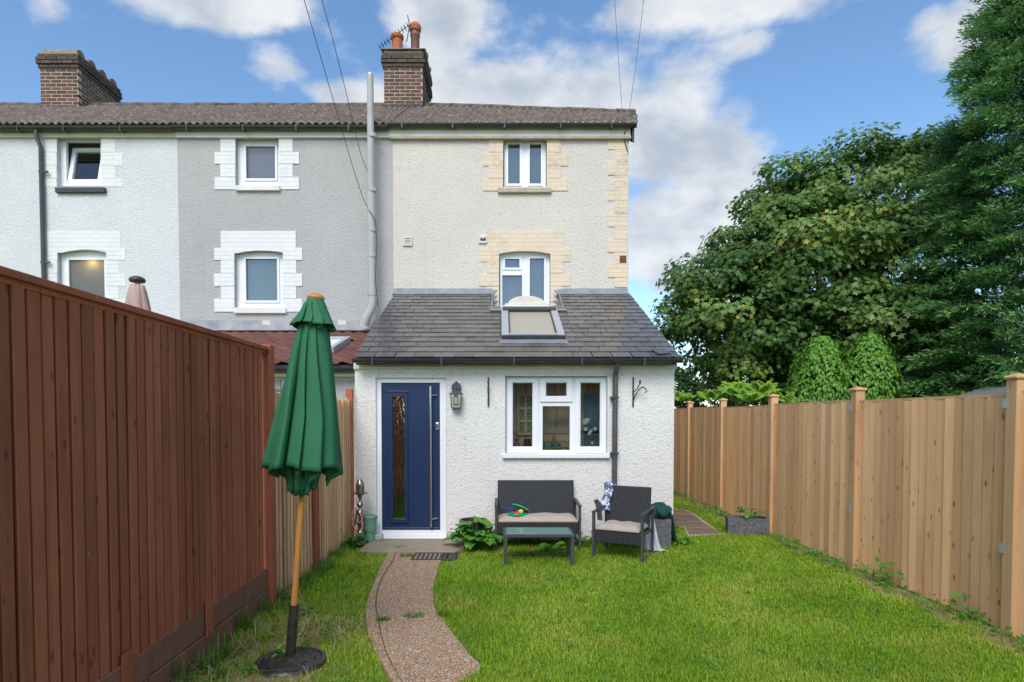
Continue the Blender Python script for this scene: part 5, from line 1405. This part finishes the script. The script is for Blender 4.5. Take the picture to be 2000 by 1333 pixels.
# ---- things by the door
hp = Vector((at(704, 1069, 7.58).x, 7.58, .03))
hk_ = thing('hookah', hp, 'pewter water pipe with a pink hose beside the door', 'hookah')
MB().lathe([(.075, 0), (.078, .01), (.062, .08), (.045, .12), (.034, .16)], hp, 20).build('glass_bowl', 'hookah_glass', hk_, True)
MB().lathe([(.05, .155), (.042, .17), (.028, .2), (.03, .24), (.045, .26), (.045, .28), (.022, .30), (.02, .36), (.036, .39), (.04, .41), (.02, .44), (.016, .47), (.038, .49), (.042, .51), (.02, .54), (.016, .58), (.03, .61), (.034, .63)], hp, 18).build('stem', 'pewter', hk_, True)
MB().lathe([(.03, .632), (.085, .645), (.1, .655), (.1, .66), (.03, .662)], hp, 22).build('ash_plate', 'pewter', hk_, True)
wc = MB().lathe([(.052, .663), (.054, .73), (.052, .755), (.05, .77), (.034, .81), (.012, .835), (.006, .845)], hp, 18).build('wind_cover', 'pewter', hk_, True)
MB().box(hp.x - .028, hp.x + .028, hp.y - .0555, hp.y - .049, .738 + .03, .752 + .03).build('air_slot', 'iron', wc)
hs = [hp + Vector((.005, -.03, .40)), hp + Vector((.035, -.06, .36)), hp + Vector((.045, -.08, .22)), hp + Vector((.02, -.09, .14)), hp + Vector((-.03, -.08, .16)), hp + Vector((-.075, -.06, .27)), hp + Vector((-.095, -.04, .40)), hp + Vector((-.075, -.02, .455)), hp + Vector((-.045, -.01, .445))]
MB().tube(hs, .010, 8).build('hose', 'pink_tube', hk_, True)
MB().tube([hp + Vector((-.04, -.01, .445)), hp + Vector((-.06, .0, .3)), hp + Vector((-.085, .02, .2))], .013, 8).build('hose_handle', 'pewter', hk_, True)
bp2 = Vector((at(722, 1060, 7.78).x, 7.78, .045))
bu = thing('bucket', bp2, 'sage green plastic bucket with lid behind the hookah', 'bucket')
MB().lathe([(.068, 0), (.072, .004), (.096, .30)], bp2, 22).build('body', 'green_plastic', bu, True)
MB().lathe([(.102, .285), (.104, .31), (.09, .325), (.02, .332)], bp2, 22).build('lid', 'green_plastic', bu, True)
MB().tube([bp2 + Vector((-.09, -.03, .25)), bp2 + Vector((-.03, -.1, .14)), bp2 + Vector((.05, -.09, .13)), bp2 + Vector((.098, -.02, .22))], .006, 6).build('handle', 'green_plastic', bu, True)
p = at(738, 1052, Y1 - .09); tag(MB().bbox(p.x - .07, p.x + .07, Y1 - .16, Y1 - .065, .046, .115, .008).build('stone_block', 'grey_plastic'), 'small pale block at the left end of the door sill', 'block')
p = at(885, 1060, 7.8); tag(MB().lathe([(.05, 0), (.058, .02), (.058, .07), (.04, .09), (.042, .10)], (p.x - .03, 7.82, .045), 16).build('glass_jar', 'grey_plastic', None, True), 'clear squat jar right of the door sill', 'jar')
bt = thing('bottle', (p.x + .035, 7.72, .045), 'small clear bottle with green base between the jar and the leafy plant', 'bottle')
MB().lathe([(.03, .018), (.036, .05), (.036, .10), (.018, .14), (.018, .165)], (p.x + .035, 7.72, .045), 14).build('body', 'upvc', bt, True)
MB().lathe([(.04, 0), (.048, .01), (.03, .018)], (p.x + .035, 7.72, .045), 14).build('base', 'toy_green', bt, True)
mt = gr(850, 1091, .01); dm_ = thing('drain_grating', (mt.x, mt.y, 0), 'dark slotted drain grating at the head of the path', 'grating')
a = gr(802, 1098); b = gr(894, 1084); 
MB().slab(a.x, b.x, a.y, b.y, [(a.x + .03 + k * .052, a.x + .055 + k * .052, a.y + .02, b.y - .02) for k in range(int((b.x - a.x - .06) / .052))], -.03, -.012).rot(Matrix(((1, 0, 0), (0, 0, 1), (0, -1, 0)))).build('grille', 'dark_paint', dm_)
MB().box(a.x, b.x, a.y, b.y, .004, .0105).build('sump', 'soil', dm_)
tubp = Vector((at(925, 1040, 7.75).x, 7.72, 0)); tub = thing('plant_tub', tubp, 'black round tub behind the leafy plant by the wall', 'tub')
MB().lathe([(.13, 0), (.17, .30), (.185, .30), (.185, .325), (.16, .325), (.155, .28)], tubp, 24).build('tub_wall', 'black_plastic', tub, True)
MB().lathe([(.15, .27), (.1, .285), (.01, .29)], tubp, 20).build('soil', 'soil', tub)
# slate trough with plant by the right fence
tp = gr(1466, 1047); tr = thing('trough_planter', (tp.x, tp.y + .13, 0), 'dark slate-effect trough with a young plant against the right fence', 'planter', None, R(-12))
m = MB(); a, b, h = .27, .13, .24; e = .025
m.slab(-a, a, 0, h, [], -b, -b + e); m.slab(-a, a, 0, h, [], b - e, b); m.slab(-a, -a + e, 0, h, [], -b + e, b - e); m.slab(a - e, a, 0, h, [], -b + e, b - e)
m.build('trough_wall', 'trough', tr, local=True)
MB().box(-a + e, a - e, -b + e, b - e, .02, h - .04).build('soil', 'soil', tr, local=True)

# ================================================================ planting
def leaf_strip(Ln, Wd, arch, nseg=6):
    """one broad leaf: stalk end at origin, growing along +y, arching over"""
    vs = []; fs = []
    for j in range(nseg + 1):
        t = j / nseg; y = Ln * math.sin(t * 1.25) / math.sin(1.25); z = Ln * arch * (t - 1.15 * t * t)
        w = Wd * (math.sin(math.pi * min(1, t * .93 + .07)) ** .8)
        vs += [(-w, y, z + w * .28), (0, y, z), (w, y, z + w * .28)]
    for j in range(nseg):
        a = j * 3; fs += [(a, a + 1, a + 4, a + 3), (a + 1, a + 2, a + 5, a + 4)]
    m = MB(); m.add(vs, fs); me = m.mesh('leaf', M['hosta'], True)
    at_ = me.attributes.new('tint', 'FLOAT', 'POINT'); at_.data.foreach_set('value', [random.random() for _ in vs]); return me
LEAF = [leaf_strip(.17, .055, .6), leaf_strip(.14, .05, .4), leaf_strip(.11, .042, .8), leaf_strip(.15, .06, .2)]
def broad_plant(loc, n, spread, height, label, scale=1.0, name='leafy_plant', mats=None):
    t = thing(name, loc, label, 'plant')
    st = MB()
    for k in range(n):
        a = random.uniform(0, 2 * math.pi); r = spread * math.sqrt(random.random()); h = height * (1 - .55 * (r / spread) ** 1.5) * random.uniform(.5, 1)
        b = Vector(loc) + Vector((r * math.cos(a), r * .75 * math.sin(a), h))
        o = put('leaf', LEAF[random.randrange(4)], t, b, (R(random.uniform(-25, 20)), R(random.uniform(-15, 15)), a - math.pi / 2 + random.uniform(-.5, .5)), (scale * random.uniform(.75, 1.2),) * 3)
        st.tube([Vector(loc) + Vector((r * .2 * math.cos(a), r * .2 * math.sin(a), 0)), b], .0035, 4)
    st.build('stems', 'weed', t)
    return t
p = gr(931, 1076); broad_plant((p.x, 7.38, .0), 78, .26, .38, 'bushy bright green broad leaved plant left of the bench', 1.12)
p = gr(1075, 1072); broad_plant((p.x, 7.3, .0), 9, .12, .12, 'small rosette of oval leaves under the glass table', .95)
p = gr(1140, 1080); broad_plant((p.x + .02, 7.55, .0), 26, .20, .22, 'dark leafy clump between the bench and the armchair', .6)
p = gr(1215, 1080); broad_plant((p.x + .05, 7.62, .0), 24, .22, .16, 'low leafy clump in the shade under the armchair', .6)
p = gr(1309, 1060); broad_plant((p.x, 7.68, .0), 22, .16, .16, 'small leafy weed at the foot of the extension corner', .5)
broad_plant((tp.x - .01, tp.y + .14, .19), 14, .16, .22, 'young green plant growing in the slate-effect trough', .75)
p = gr(690, 1075); broad_plant((-1.84, 7.45, .0), 26, .14, .24, 'broad green weeds at the foot of the slatted fence', .55)

def blades(P, h, w, lean, tint, mat, name, parent=None):
    n = len(P); a = rng.uniform(0, 2 * np.pi, n); d = np.stack([np.cos(a), np.sin(a), np.zeros(n)], 1)
    s = np.stack([-np.sin(a), np.cos(a), np.zeros(n)], 1)
    h = h[:, None]; ln = lean[:, None]; w = w[:, None]; up = np.array([0, 0, 1.0])
    v0 = P - s * w; v1 = P + s * w; mid = P + up * h * .55 + d * ln * h * .3
    v2 = mid + s * w * .75; v3 = mid - s * w * .75; v4 = P + up * h * (1 - .25 * ln) + d * ln * h
    V = np.stack([v0, v1, v2, v3, v4], 1).reshape(-1, 3)
    T = (np.array([(0, 1, 2), (0, 2, 3), (3, 2, 4)])[None] + (np.arange(n) * 5)[:, None, None]).reshape(-1, 3)
    return np_mesh(name, V, T, mat, np.repeat(tint, 5), parent)
# lawn
N = 300000
u = rng.random(N); Yg = 3.1 * (9.2 / 3.1) ** (u ** 1.15)
Xg = rng.uniform(-1.96, 3.83, N)
P = np.stack([Xg, Yg, np.full(N, .004)], 1)
extra = np.stack([rng.uniform(2.32, 3.83, 26000), rng.uniform(7.9, 14.2, 26000), np.full(26000, .004)], 1)
P = np.concatenate([P, extra])
wob = .04 * np.sin(P[:, 1] * 7) + .025 * np.sin(P[:, 1] * 17 + 1)
Pt = P.copy(); Pt[:, 0] += wob * .6
ok = ~inside(path_poly, Pt)
ok &= ~((P[:, 1] > Y1 - .01) & (P[:, 0] < XR + .01))
ok &= ~((P[:, 1] > gr(800, 1078).y) & (P[:, 0] > -1.87) & (P[:, 0] < -.5))
ok &= ~inside([(p.x, p.y) for p in bed], P)
ok &= ~inside([(gr(795, 1099).x, gr(795, 1099).y), (gr(900, 1099).x, gr(900, 1099).y), (gr(900, 1083).x, gr(900, 1083).y), (gr(795, 1083).x, gr(795, 1083).y)], P)
def patch_noise(X, Y, s, seed):
    r = np.random.default_rng(seed); o = np.zeros(len(X))
    for k in range(14):
        a = r.uniform(0, 6.28); f = s * r.uniform(.6, 2.2); o += np.sin((X * np.cos(a) + Y * np.sin(a)) * f + r.uniform(0, 6.28))
    return o / 14 ** .5
pn_ = patch_noise(P[:, 0], P[:, 1], 2.6, 4); pn2 = patch_noise(P[:, 0], P[:, 1], 9, 5)
ok &= rng.random(len(P)) < np.clip(.92 - .35 * (pn2 > 1.05) - .3 * (pn_ > 1.5), 0, 1)
bare = (P[:, 0] < -1.15 - .2 * pn2) & (P[:, 1] < 4.6 + .2 * pn_); ok &= ~(bare & (rng.random(len(P)) < .72))
edge = (P[:, 0] > 3.62 + .08 * pn2); ok &= ~(edge & (rng.random(len(P)) < .55))
ok &= np.hypot(P[:, 0] - pb_.x, P[:, 1] - pb_.y) > .235
P = P[ok]; pn_ = pn_[ok]; pn2 = pn2[ok]; n = len(P)
dist = P[:, 1]
h = rng.uniform(.022, .048, n) * (1 + .2 * pn2.clip(-1, 1)) * np.where(P[:, 0] < -1.6, 1.6, 1)
wd = rng.uniform(.0016, .0028, n) * (1 + (dist - 3.5).clip(0) * .16)
tint = np.clip(.45 + .17 * pn_ + .12 * pn2 + rng.normal(0, .2, n), 0, 1)
gs_ = blades(P, h, wd, rng.uniform(.2, 1.0, n), tint, 'grass', 'grass'); gs_['kind'] = 'stuff'; tag(gs_, 'short bright green grass of the back lawn', 'grass')
# straw and litter in the bare corner
n = 900; P = np.stack([rng.uniform(-1.9, -1.1, n), rng.uniform(3.2, 4.7, n), rng.uniform(.006, .03, n)], 1)
P = P[np.hypot(P[:, 0] - pb_.x, P[:, 1] - pb_.y) > .40]; n = len(P)
o = blades(P, rng.uniform(.03, .16, n), rng.uniform(.0015, .003, n), rng.uniform(3, 6, n) * .6, rng.random(n), 'straw', 'dry_straw'); tag(o, 'dry straw litter in the corner beside the parasol base', 'straw', None, 'stuff')
def tuft_pts(c, n, rad):
    r = rad * np.sqrt(rng.random(n)); a = rng.uniform(0, 6.28, n)
    return np.stack([c[0] + r * np.cos(a), c[1] + r * np.sin(a) * .7, np.zeros(n)], 1)
def tufts(spots, label, name, lean=(.1, .7), wv=(.002, .004), grp=None, kind=None):
    P = []; H = []
    for c, n, rad, hh in spots: P.append(tuft_pts(c, n, rad)); H.append(rng.uniform(.35, 1, n) * hh)
    P = np.concatenate(P); n = len(P)
    o = blades(P, np.concatenate(H), rng.uniform(*wv, n), rng.uniform(*lean, n), np.clip(rng.normal(.45, .25, n), 0, 1), 'long_grass', name)
    return tag(o, label, 'grass', grp, kind)
for px, py, rad, lb in ((746, 1217, .055, 'small round grass tuft in the path joint near the edging strip'), (808, 1209, .09, 'wide grass tuft in the path joint beside the lawn'), (795, 1090, .10, 'grass tuft at the corner of the drain grating'), (785, 1076, .07, 'grass tuft against the concrete doorstep slab'), (866, 1206, .06, 'grass tuft where the path joint meets the lawn edge')):
    c = gr(px, py); tufts([((c.x, c.y), 150, rad, .075)], lb, 'grass_tuft')
tufts([((max(gr(px, py).x, -1.93), gr(px, py).y), 46, .07, hh) for px, py, hh in ((440, 1290, .30), (408, 1318, .24), (470, 1240, .30), (350, 1345, .28), (505, 1205, .24), (475, 1310, .12), (540, 1180, .2), (430, 1333, .16))], 'tall rank grass along the foot of the brown fence', 'rank_grass', (.05, .5), (.003, .006), None, 'stuff')
tufts([((-1.93 + random.uniform(0, .06), 5.3 + k * .16), 70, .10, random.uniform(.08, .2)) for k in range(16)], 'grassy fringe along the pale slatted fence', 'grass_fringe', wv=(.002, .005), kind='stuff')
tufts([((-.25 + k * .26, 7.66 + random.uniform(-.06, .06)), 90, .14, random.uniform(.09, .17)) for k in range(11)], 'rough grass fringe at the foot of the extension wall', 'grass_fringe', kind='stuff')
def weeds(spots, label, name):
    Ps = []; S = []
    for c, n, rad, hh, size in spots:
        r = rad * np.sqrt(rng.random(n)); a = rng.uniform(0, 6.28, n)
        Ps.append(np.stack([c[0] + r * np.cos(a) * .6, c[1] + r * np.sin(a), rng.uniform(.01, 1, n) * hh], 1)); S.append(rng.uniform(.6, 1.1, n) * size)
    P = np.concatenate(Ps); n = len(P)
    Nn = rng.normal(0, .5, (n, 3)) + np.array([-.3, -.5, 1.0])
    V, T = leaves_arr(P, Nn, np.concatenate(S), OVAL, OVAL_T)
    o = np_mesh(name, V, T, 'weed', np.repeat(np.clip(rng.normal(.5, .25, n), 0, 1), len(OVAL)))
    return tag(o, label, 'weeds', None, 'stuff')
sp = []; yy = 4.1
while yy < 13.5:
    sp.append(((3.70 + random.uniform(-.08, .06), yy), random.randint(16, 70), random.uniform(.10, .2), random.uniform(.04, .15), random.uniform(.03, .07))); yy += random.uniform(.2, .42)
for px, py in ((1752, 1150), (1735, 1142), (1985, 1215)): sp.append(((3.74, gr(px, py).y), 14, .1, .24, .085))
weeds(sp, 'straggling green weeds along the foot of the right fence', 'fence_weeds')
rw = random.Random(9); lw = []
while len(lw) < 130:
    x, y = rw.uniform(-1.7, 3.6), 3.4 + 4.0 * rw.random() ** 1.3
    if not inside(path_poly, np.array([[x - .1, y], ])).any() and not inside(path_poly, np.array([[x + .1, y]])).any() and math.hypot(x - pb_.x, y - pb_.y) > .4: lw.append(((x, y), rw.randint(6, 22), rw.uniform(.03, .11), .05, rw.uniform(.022, .04)))
weeds(lw, 'flat clover and plantain leaves scattered through the lawn', 'lawn_weeds')
weeds([((-1.72 + .1 * k, 3.5 + .25 * k), 18, .08, .09, .05) for k in range(6)], 'small leafy weeds in the bare corner by the brown fence', 'corner_weeds')
# dry twiggy stem by the brown fence post
tw = thing('dead_stem', (-1.86, 5.05, 0), 'dry bare twig bending by the post of the brown fence', 'twig')
for k in range(5):
    a = Vector((-1.86, 5.05, 0)); MB().tube([a, a + Vector((.04 * k, -.1, .12 + .04 * k)), a + Vector((.12 + .05 * k, -.16 - .04 * k, .24 - .04 * k)), a + Vector((.2 + .05 * k, -.2, .12))], .003, 4).build('twig', 'straw', tw)

# ---- trees
def lobe_cloud(lobes, dens, rad, flat=.5):
    """cluster centres on the shells of ellipsoid lobes, pruned where they lie deep in another lobe"""
    C = []; Nn = []
    for (c, r) in lobes:
        n = int(dens * 4 * math.pi * r[0] * r[2])
        d = rng.normal(size=(n, 3)); d /= np.linalg.norm(d, axis=1, keepdims=True)
        k = rng.uniform(.72, 1.03, n)[:, None]
        p = np.array(c) + d * np.array(r) * k
        keep = np.ones(n, bool)
        for (c2, r2) in lobes:
            if c2 is c: continue
            q = (((p - np.array(c2)) / np.array(r2)) ** 2).sum(1); keep &= q > .5
        C.append(p[keep]); Nn.append(d[keep])
    return np.concatenate(C), np.concatenate(Nn)
def broad_tree(name, base, lobes, dens, per, leaf, mat, label, cat='tree', crad=.42, tmpl=MAPLE, tris=MAPLE_T, group=None, trunk_r=.22, limbs=True, contrast=.2):
    t = thing(name, base, label, cat, group)
    C, D = lobe_cloud(lobes, dens, crad)
    n = len(C); k = per
    d = rng.normal(size=(n, k, 3)); d[:, :, 2] = np.abs(d[:, :, 2]) * np.where(rng.random((n, k)) < .22, -.6, 1); d /= np.linalg.norm(d, axis=2, keepdims=True)
    rr = crad * rng.uniform(.65, 1.35, (n, 1, 1)); sh = rng.uniform(.55, 1.08, (n, k, 1))
    off = d * sh * rr * np.array([1.15, 1.15, .62])
    P = (C[:, None, :] + off).reshape(-1, 3)
    dd = d.reshape(-1, 3)
    Nn = dd * .75 + np.repeat(D, k, 0) * .25 + rng.normal(size=(n * k, 3)) * .38 + np.array([0, -.1, .45])
    ct = np.repeat(np.clip(rng.normal(.36, contrast, n), 0, .88), k)
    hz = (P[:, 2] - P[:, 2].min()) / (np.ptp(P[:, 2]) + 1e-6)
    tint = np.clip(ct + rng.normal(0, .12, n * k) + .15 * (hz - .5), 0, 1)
    tdir = dd * np.array([1, 1, .3]) + rng.normal(size=(n * k, 3)) * .5 + np.array([0, 0, -.55])
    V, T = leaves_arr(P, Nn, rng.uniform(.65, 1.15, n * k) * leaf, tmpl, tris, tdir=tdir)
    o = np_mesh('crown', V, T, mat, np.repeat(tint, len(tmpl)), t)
    base = Vector(base); ctr = Vector(np.mean([l[0] for l in lobes], 0))
    tr_ = MB(); mid = Vector((base.x + (ctr.x - base.x) * .3, base.y, ctr.z * .45))
    tr_.tube([base, base.lerp(mid, .5) + Vector((.05, 0, 0)), mid], [trunk_r * 1.25, trunk_r, trunk_r * .8], 10); tr_.build('trunk', 'bark', t, True)
    if limbs:
        for (c, r) in lobes:
            e = Vector(c); m = mid.lerp(e, .5) + Vector((0, 0, -.15))
            l = MB(); l.tube([mid, m, e + Vector((0, 0, r[2] * .3))], [trunk_r * .55, trunk_r * .3, .03], 7); l.build('limb', 'bark', t, True)
    return t, len(T)
def L(px, py, rx, ry, Y, ryd=None):
    s = F / Y; c = at(px, py, Y); return (tuple(c), (rx / s, (ryd or rx / s), ry / s))
YM = 16.0
lob = [L(1690, 380, 105, 95, YM), L(1790, 370, 90, 90, YM + .5), L(1560, 400, 75, 90, YM), L(1500, 480, 90, 85, YM), L(1400, 560, 60, 70, YM - .3), L(1440, 620, 105, 100, YM - .6),
       L(1370, 680, 48, 70, YM - .3), L(1600, 520, 120, 110, YM - .8), L(1740, 520, 120, 110, YM - .4), L(1840, 520, 80, 120, YM), L(1560, 660, 90, 70, YM - 1.0), L(1680, 650, 110, 75, YM - 1.2),
       L(1800, 680, 110, 90, YM - .2), L(1470, 730, 60, 50, YM - .4), L(1590, 740, 90, 50, YM + .2), L(1720, 740, 110, 60, YM + .6), L(1880, 720, 90, 80, YM + .6), L(1395, 745, 30, 40, YM), L(1650, 460, 110, 90, YM + 1.2), L(1560, 560, 120, 100, YM + 1.0), L(1700, 580, 130, 90, YM + 1.2), L(1480, 590, 90, 90, YM + .9), L(1450, 520, 60, 60, YM + .4), L(1640, 700, 140, 60, YM + 1.6)]
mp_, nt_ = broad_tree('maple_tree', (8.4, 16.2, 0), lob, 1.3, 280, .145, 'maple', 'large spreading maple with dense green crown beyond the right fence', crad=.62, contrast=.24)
print('maple tris', nt_)
# leylandii
def conifer(name, base, H, rfun, label, nspray, seed, ymax=None):
    t = thing(name, base, label, 'tree'); b = np.array(base)
    z = rng.uniform(.02, 1, nspray) ** .9; a = rng.uniform(0, 2 * np.pi, nspray)
    inner = rng.random(nspray) < .3
    rr = np.array([rfun(q) for q in z]) * (1 + .13 * np.sin(a * 5 + z * 31) + .09 * np.sin(a * 8 - z * 19)) * np.where(inner, rng.uniform(.2, .7, nspray), rng.uniform(.75, 1.05, nspray))
    C = np.stack([b[0] + rr * np.cos(a), b[1] + rr * np.sin(a), b[2] + z * H], 1)
    a2 = a + rng.normal(0, .35, nspray)
    D = np.stack([np.cos(a2), np.sin(a2), rng.uniform(.1, .75, nspray)], 1); D /= np.linalg.norm(D, axis=1, keepdims=True)
    K = 190; s = rng.uniform(0, 1, (nspray, K)) ** .8; Ls = rng.uniform(.55, 1.15, nspray)
    side = np.cross(D, np.array([0, 0, 1.0])); side /= np.linalg.norm(side, axis=1, keepdims=True); up = np.cross(side, D)
    wdt = .36 * np.sin(np.pi * np.clip(s * .85 + .12, 0, 1)) ** .8
    # side shoots: slivers gather along a few lateral twigs
    lat = np.round(rng.uniform(-1, 1, (nspray, K)) * 4) / 4 * wdt + rng.normal(0, .02, (nspray, K))
    P = C[:, None] + D[:, None] * ((s + np.abs(lat) * .35) * Ls[:, None])[..., None] + side[:, None] * (lat * Ls[:, None])[..., None] + up[:, None] * (rng.normal(0, .045, (nspray, K)) - .30 * s * s * Ls[:, None])[..., None]
    tdir = D[:, None] + side[:, None] * (np.sign(lat) * .5)[..., None] + rng.normal(0, .22, (nspray, K, 3)) - np.array([0, 0, .25])
    Nn = up[:, None] + rng.normal(0, .5, (nspray, K, 3)) - np.array([0, .35, 0])
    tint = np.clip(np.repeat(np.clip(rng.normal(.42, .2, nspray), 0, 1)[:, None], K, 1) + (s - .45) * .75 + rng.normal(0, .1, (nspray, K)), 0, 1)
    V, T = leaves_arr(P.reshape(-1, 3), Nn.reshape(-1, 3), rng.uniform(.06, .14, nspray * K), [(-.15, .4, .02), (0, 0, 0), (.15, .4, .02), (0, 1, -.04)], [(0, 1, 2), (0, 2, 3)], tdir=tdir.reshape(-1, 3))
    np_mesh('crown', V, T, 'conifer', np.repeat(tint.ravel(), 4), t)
    MB().tube([base, Vector(base) + Vector((0, 0, H * .5)), Vector(base) + Vector((0, 0, H * .97))], [.24, .14, .02], 9).build('trunk', 'bark', t, True)
    for k in range(46):
        zz = H * (.06 + .9 * k / 46); a_ = k * 2.4; r_ = rfun(zz / H) * .8
        MB().tube([Vector(base) + Vector((0, 0, zz)), Vector(base) + Vector((r_ * .6 * math.cos(a_), r_ * .6 * math.sin(a_), zz + .1)), Vector(base) + Vector((r_ * math.cos(a_), r_ * math.sin(a_), zz + .4))], [.035, .022, .008], 5).build('limb', 'bark', t)
    return t
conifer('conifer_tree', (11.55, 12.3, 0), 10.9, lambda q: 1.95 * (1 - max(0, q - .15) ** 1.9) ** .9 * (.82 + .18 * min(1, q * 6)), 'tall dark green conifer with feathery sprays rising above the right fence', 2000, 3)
# creeper-covered mounds
def mound(px, Y, rx, top, low, label, n):
    c = at(px, low, Y); zt = at(px, top, Y).z; s = F / Y; r = rx / s
    t = thing('creeper_mound', (c.x, Y, 0), label, 'creeper', None)
    u = rng.random(n) ** .8; a = rng.uniform(0, 2 * np.pi, n)
    prof = np.sqrt(np.clip(1 - np.clip((u - .55) / .45, 0, 1) ** 2, 0, 1)) * (1.12 - .12 * u)
    rr = r * prof * (1 + .11 * np.sin(a * 4 + u * 9 + px) + .08 * np.sin(a * 7 - u * 15) + .05 * np.sin(a * 13 + u * 31)) + rng.normal(0, .05, n)
    P = np.stack([c.x + rr * np.cos(a) - .28 * r * (1 - u), Y + rr * np.sin(a), u * zt + .05 * np.sin(a * 6 + u * 20)], 1)
    Nn = np.stack([np.cos(a), np.sin(a), .25 + 1.3 * np.clip(u - .6, 0, 1)], 1) + rng.normal(0, .28, (n, 3))
    td = np.tile(np.array([0, 0, -1.0]), (n, 1)) + rng.normal(0, .35, (n, 3))
    V, T = leaves_arr(P, Nn, rng.uniform(.06, .125, n), OVAL, OVAL_T, tdir=td)
    np_mesh('leaves', V, T, 'creeper', np.repeat(np.clip(rng.normal(.5, .22, n), 0, 1), len(OVAL)), t)
    MB().lathe([(r * .8, 0), (r * .78, zt * .55), (r * .62, zt * .8), (r * .3, zt * .93), (.02, zt * .95)], (c.x, Y, 0), 16).build('woody_core', 'hedge', t, True)
mound(1604, 13.6, 50, 660, 790, 'left mound smothered in pale green creeper behind the fence', 8500)
mound(1697, 13.4, 50, 653, 790, 'right rounded mound of pale green creeper beside the first', 8500)
# sumac bushes with feathery fronds
def sumac(px, py, Y, nf, Lf, label):
    c = at(px, py, Y); t = thing('sumac_bush', (c.x, Y, 0), label, 'shrub', 'feathery shrubs behind the fence')
    MB().tube([(c.x, Y, 0), (c.x + .03, Y, c.z * .6), (c.x, Y, c.z)], [.04, .03, .015], 7).build('stem', 'bark', t, True)
    for k in range(nf):
        a = 2 * math.pi * k / nf + random.uniform(-.3, .3); el = random.uniform(.35, 1.25); V_ = []; 
        d = Vector((math.cos(a) * math.cos(el), math.sin(a) * math.cos(el), math.sin(el)))
        pts = [Vector(c) + d * Lf * s + Vector((0, 0, -.35 * Lf * s * s)) for s in [i / 11 for i in range(12)]]
        P = []; td = []; sz = []
        for i in range(2, 12):
            tn = (pts[i] - pts[i - 1]).normalized(); sd_ = tn.cross(Vector((0, 0, 1))).normalized()
            for s in (-1, 1):
                P.append(pts[i]); td.append(sd_ * s + tn * .35 + Vector((0, 0, -.45))); sz.append(Lf * .34 * (1 - abs(i - 6) / 9))
        P = np.array(P); td = np.array(td); n = len(P)
        V, T = leaves_arr(P, np.tile(np.array([0, -.75, .65]), (n, 1)) + rng.normal(0, .15, (n, 3)), np.array(sz), [(x * .75, y, z) for x, y, z in OVAL], OVAL_T, tdir=td)
        np_mesh('frond', V, T, 'sumac', np.repeat(np.clip(rng.normal(.45 + .3 * math.sin(el), .15, n), 0, 1), len(OVAL)), t)
for px, py, Y, nf, Lf in ((1437, 772, 13.5, 15, .52), (1485, 770, 13.2, 13, .5), (1388, 782, 13.8, 13, .42), (1332, 786, 14.2, 11, .42), (1528, 784, 13.0, 10, .36), (1462, 784, 12.6, 12, .4)):
    sumac(px, py, Y, nf, Lf, 'bright green sumac with feathery fronds just behind the right fence')
# background greenery
broad_tree('background_tree', (7.2, 22, 0), [L(1325, 770, 55, 50, 22), L(1290, 790, 50, 50, 22), L(1400, 795, 60, 40, 22), L(1480, 785, 60, 45, 22)], 3, 60, .2, 'hedge', 'small dark tree in the gap past the extension corner', crad=.4, tmpl=OVAL, tris=OVAL_T, trunk_r=.1, limbs=False)
hedge_l = [L(1780 + 70 * k, 770, 70, 60, 15.2) for k in range(5)]
broad_tree('laurel_hedge', (13, 15.2, 0), hedge_l, 4, 60, .14, 'hedge', 'dark hedge in the shade beneath the maple', 'hedge', crad=.35, tmpl=OVAL, tris=OVAL_T, trunk_r=.08, limbs=False)
broad_tree('leafy_shrub', (10.2, 11.6, 0), [L(1920, 792, 45, 22, 11.6)], 6, 60, .12, 'creeper', 'low bright green shrub peeping over the right fence', 'shrub', crad=.25, tmpl=OVAL, tris=OVAL_T, trunk_r=.05, limbs=False)
# shed roof beyond the fence
p = at(1965, 775, 9.5)
sh = thing('garden_shed', (p.x, 9.9, 0), 'neighbouring shed with grey felt roof just above the right fence', 'shed')
MB().box(p.x, p.x + 1.9, 9.5, 11.0, 0, p.z - .1).build('shed_wall', 'panel_wood', sh)
MB().prism([(p.x - .2, p.z - .12), (p.x + .95, p.z + .22), (p.x + 2.1, p.z - .12), (p.x + 2.1, p.z - .16), (p.x + .95, p.z + .17), (p.x - .2, p.z - .16)], 'y', 9.4, 11.1).build('shed_roof', 'felt', sh)
print('objects', len(bpy.data.objects), 'tris', sum(len(o.data.polygons) for o in bpy.data.objects if o.type == 'MESH'))
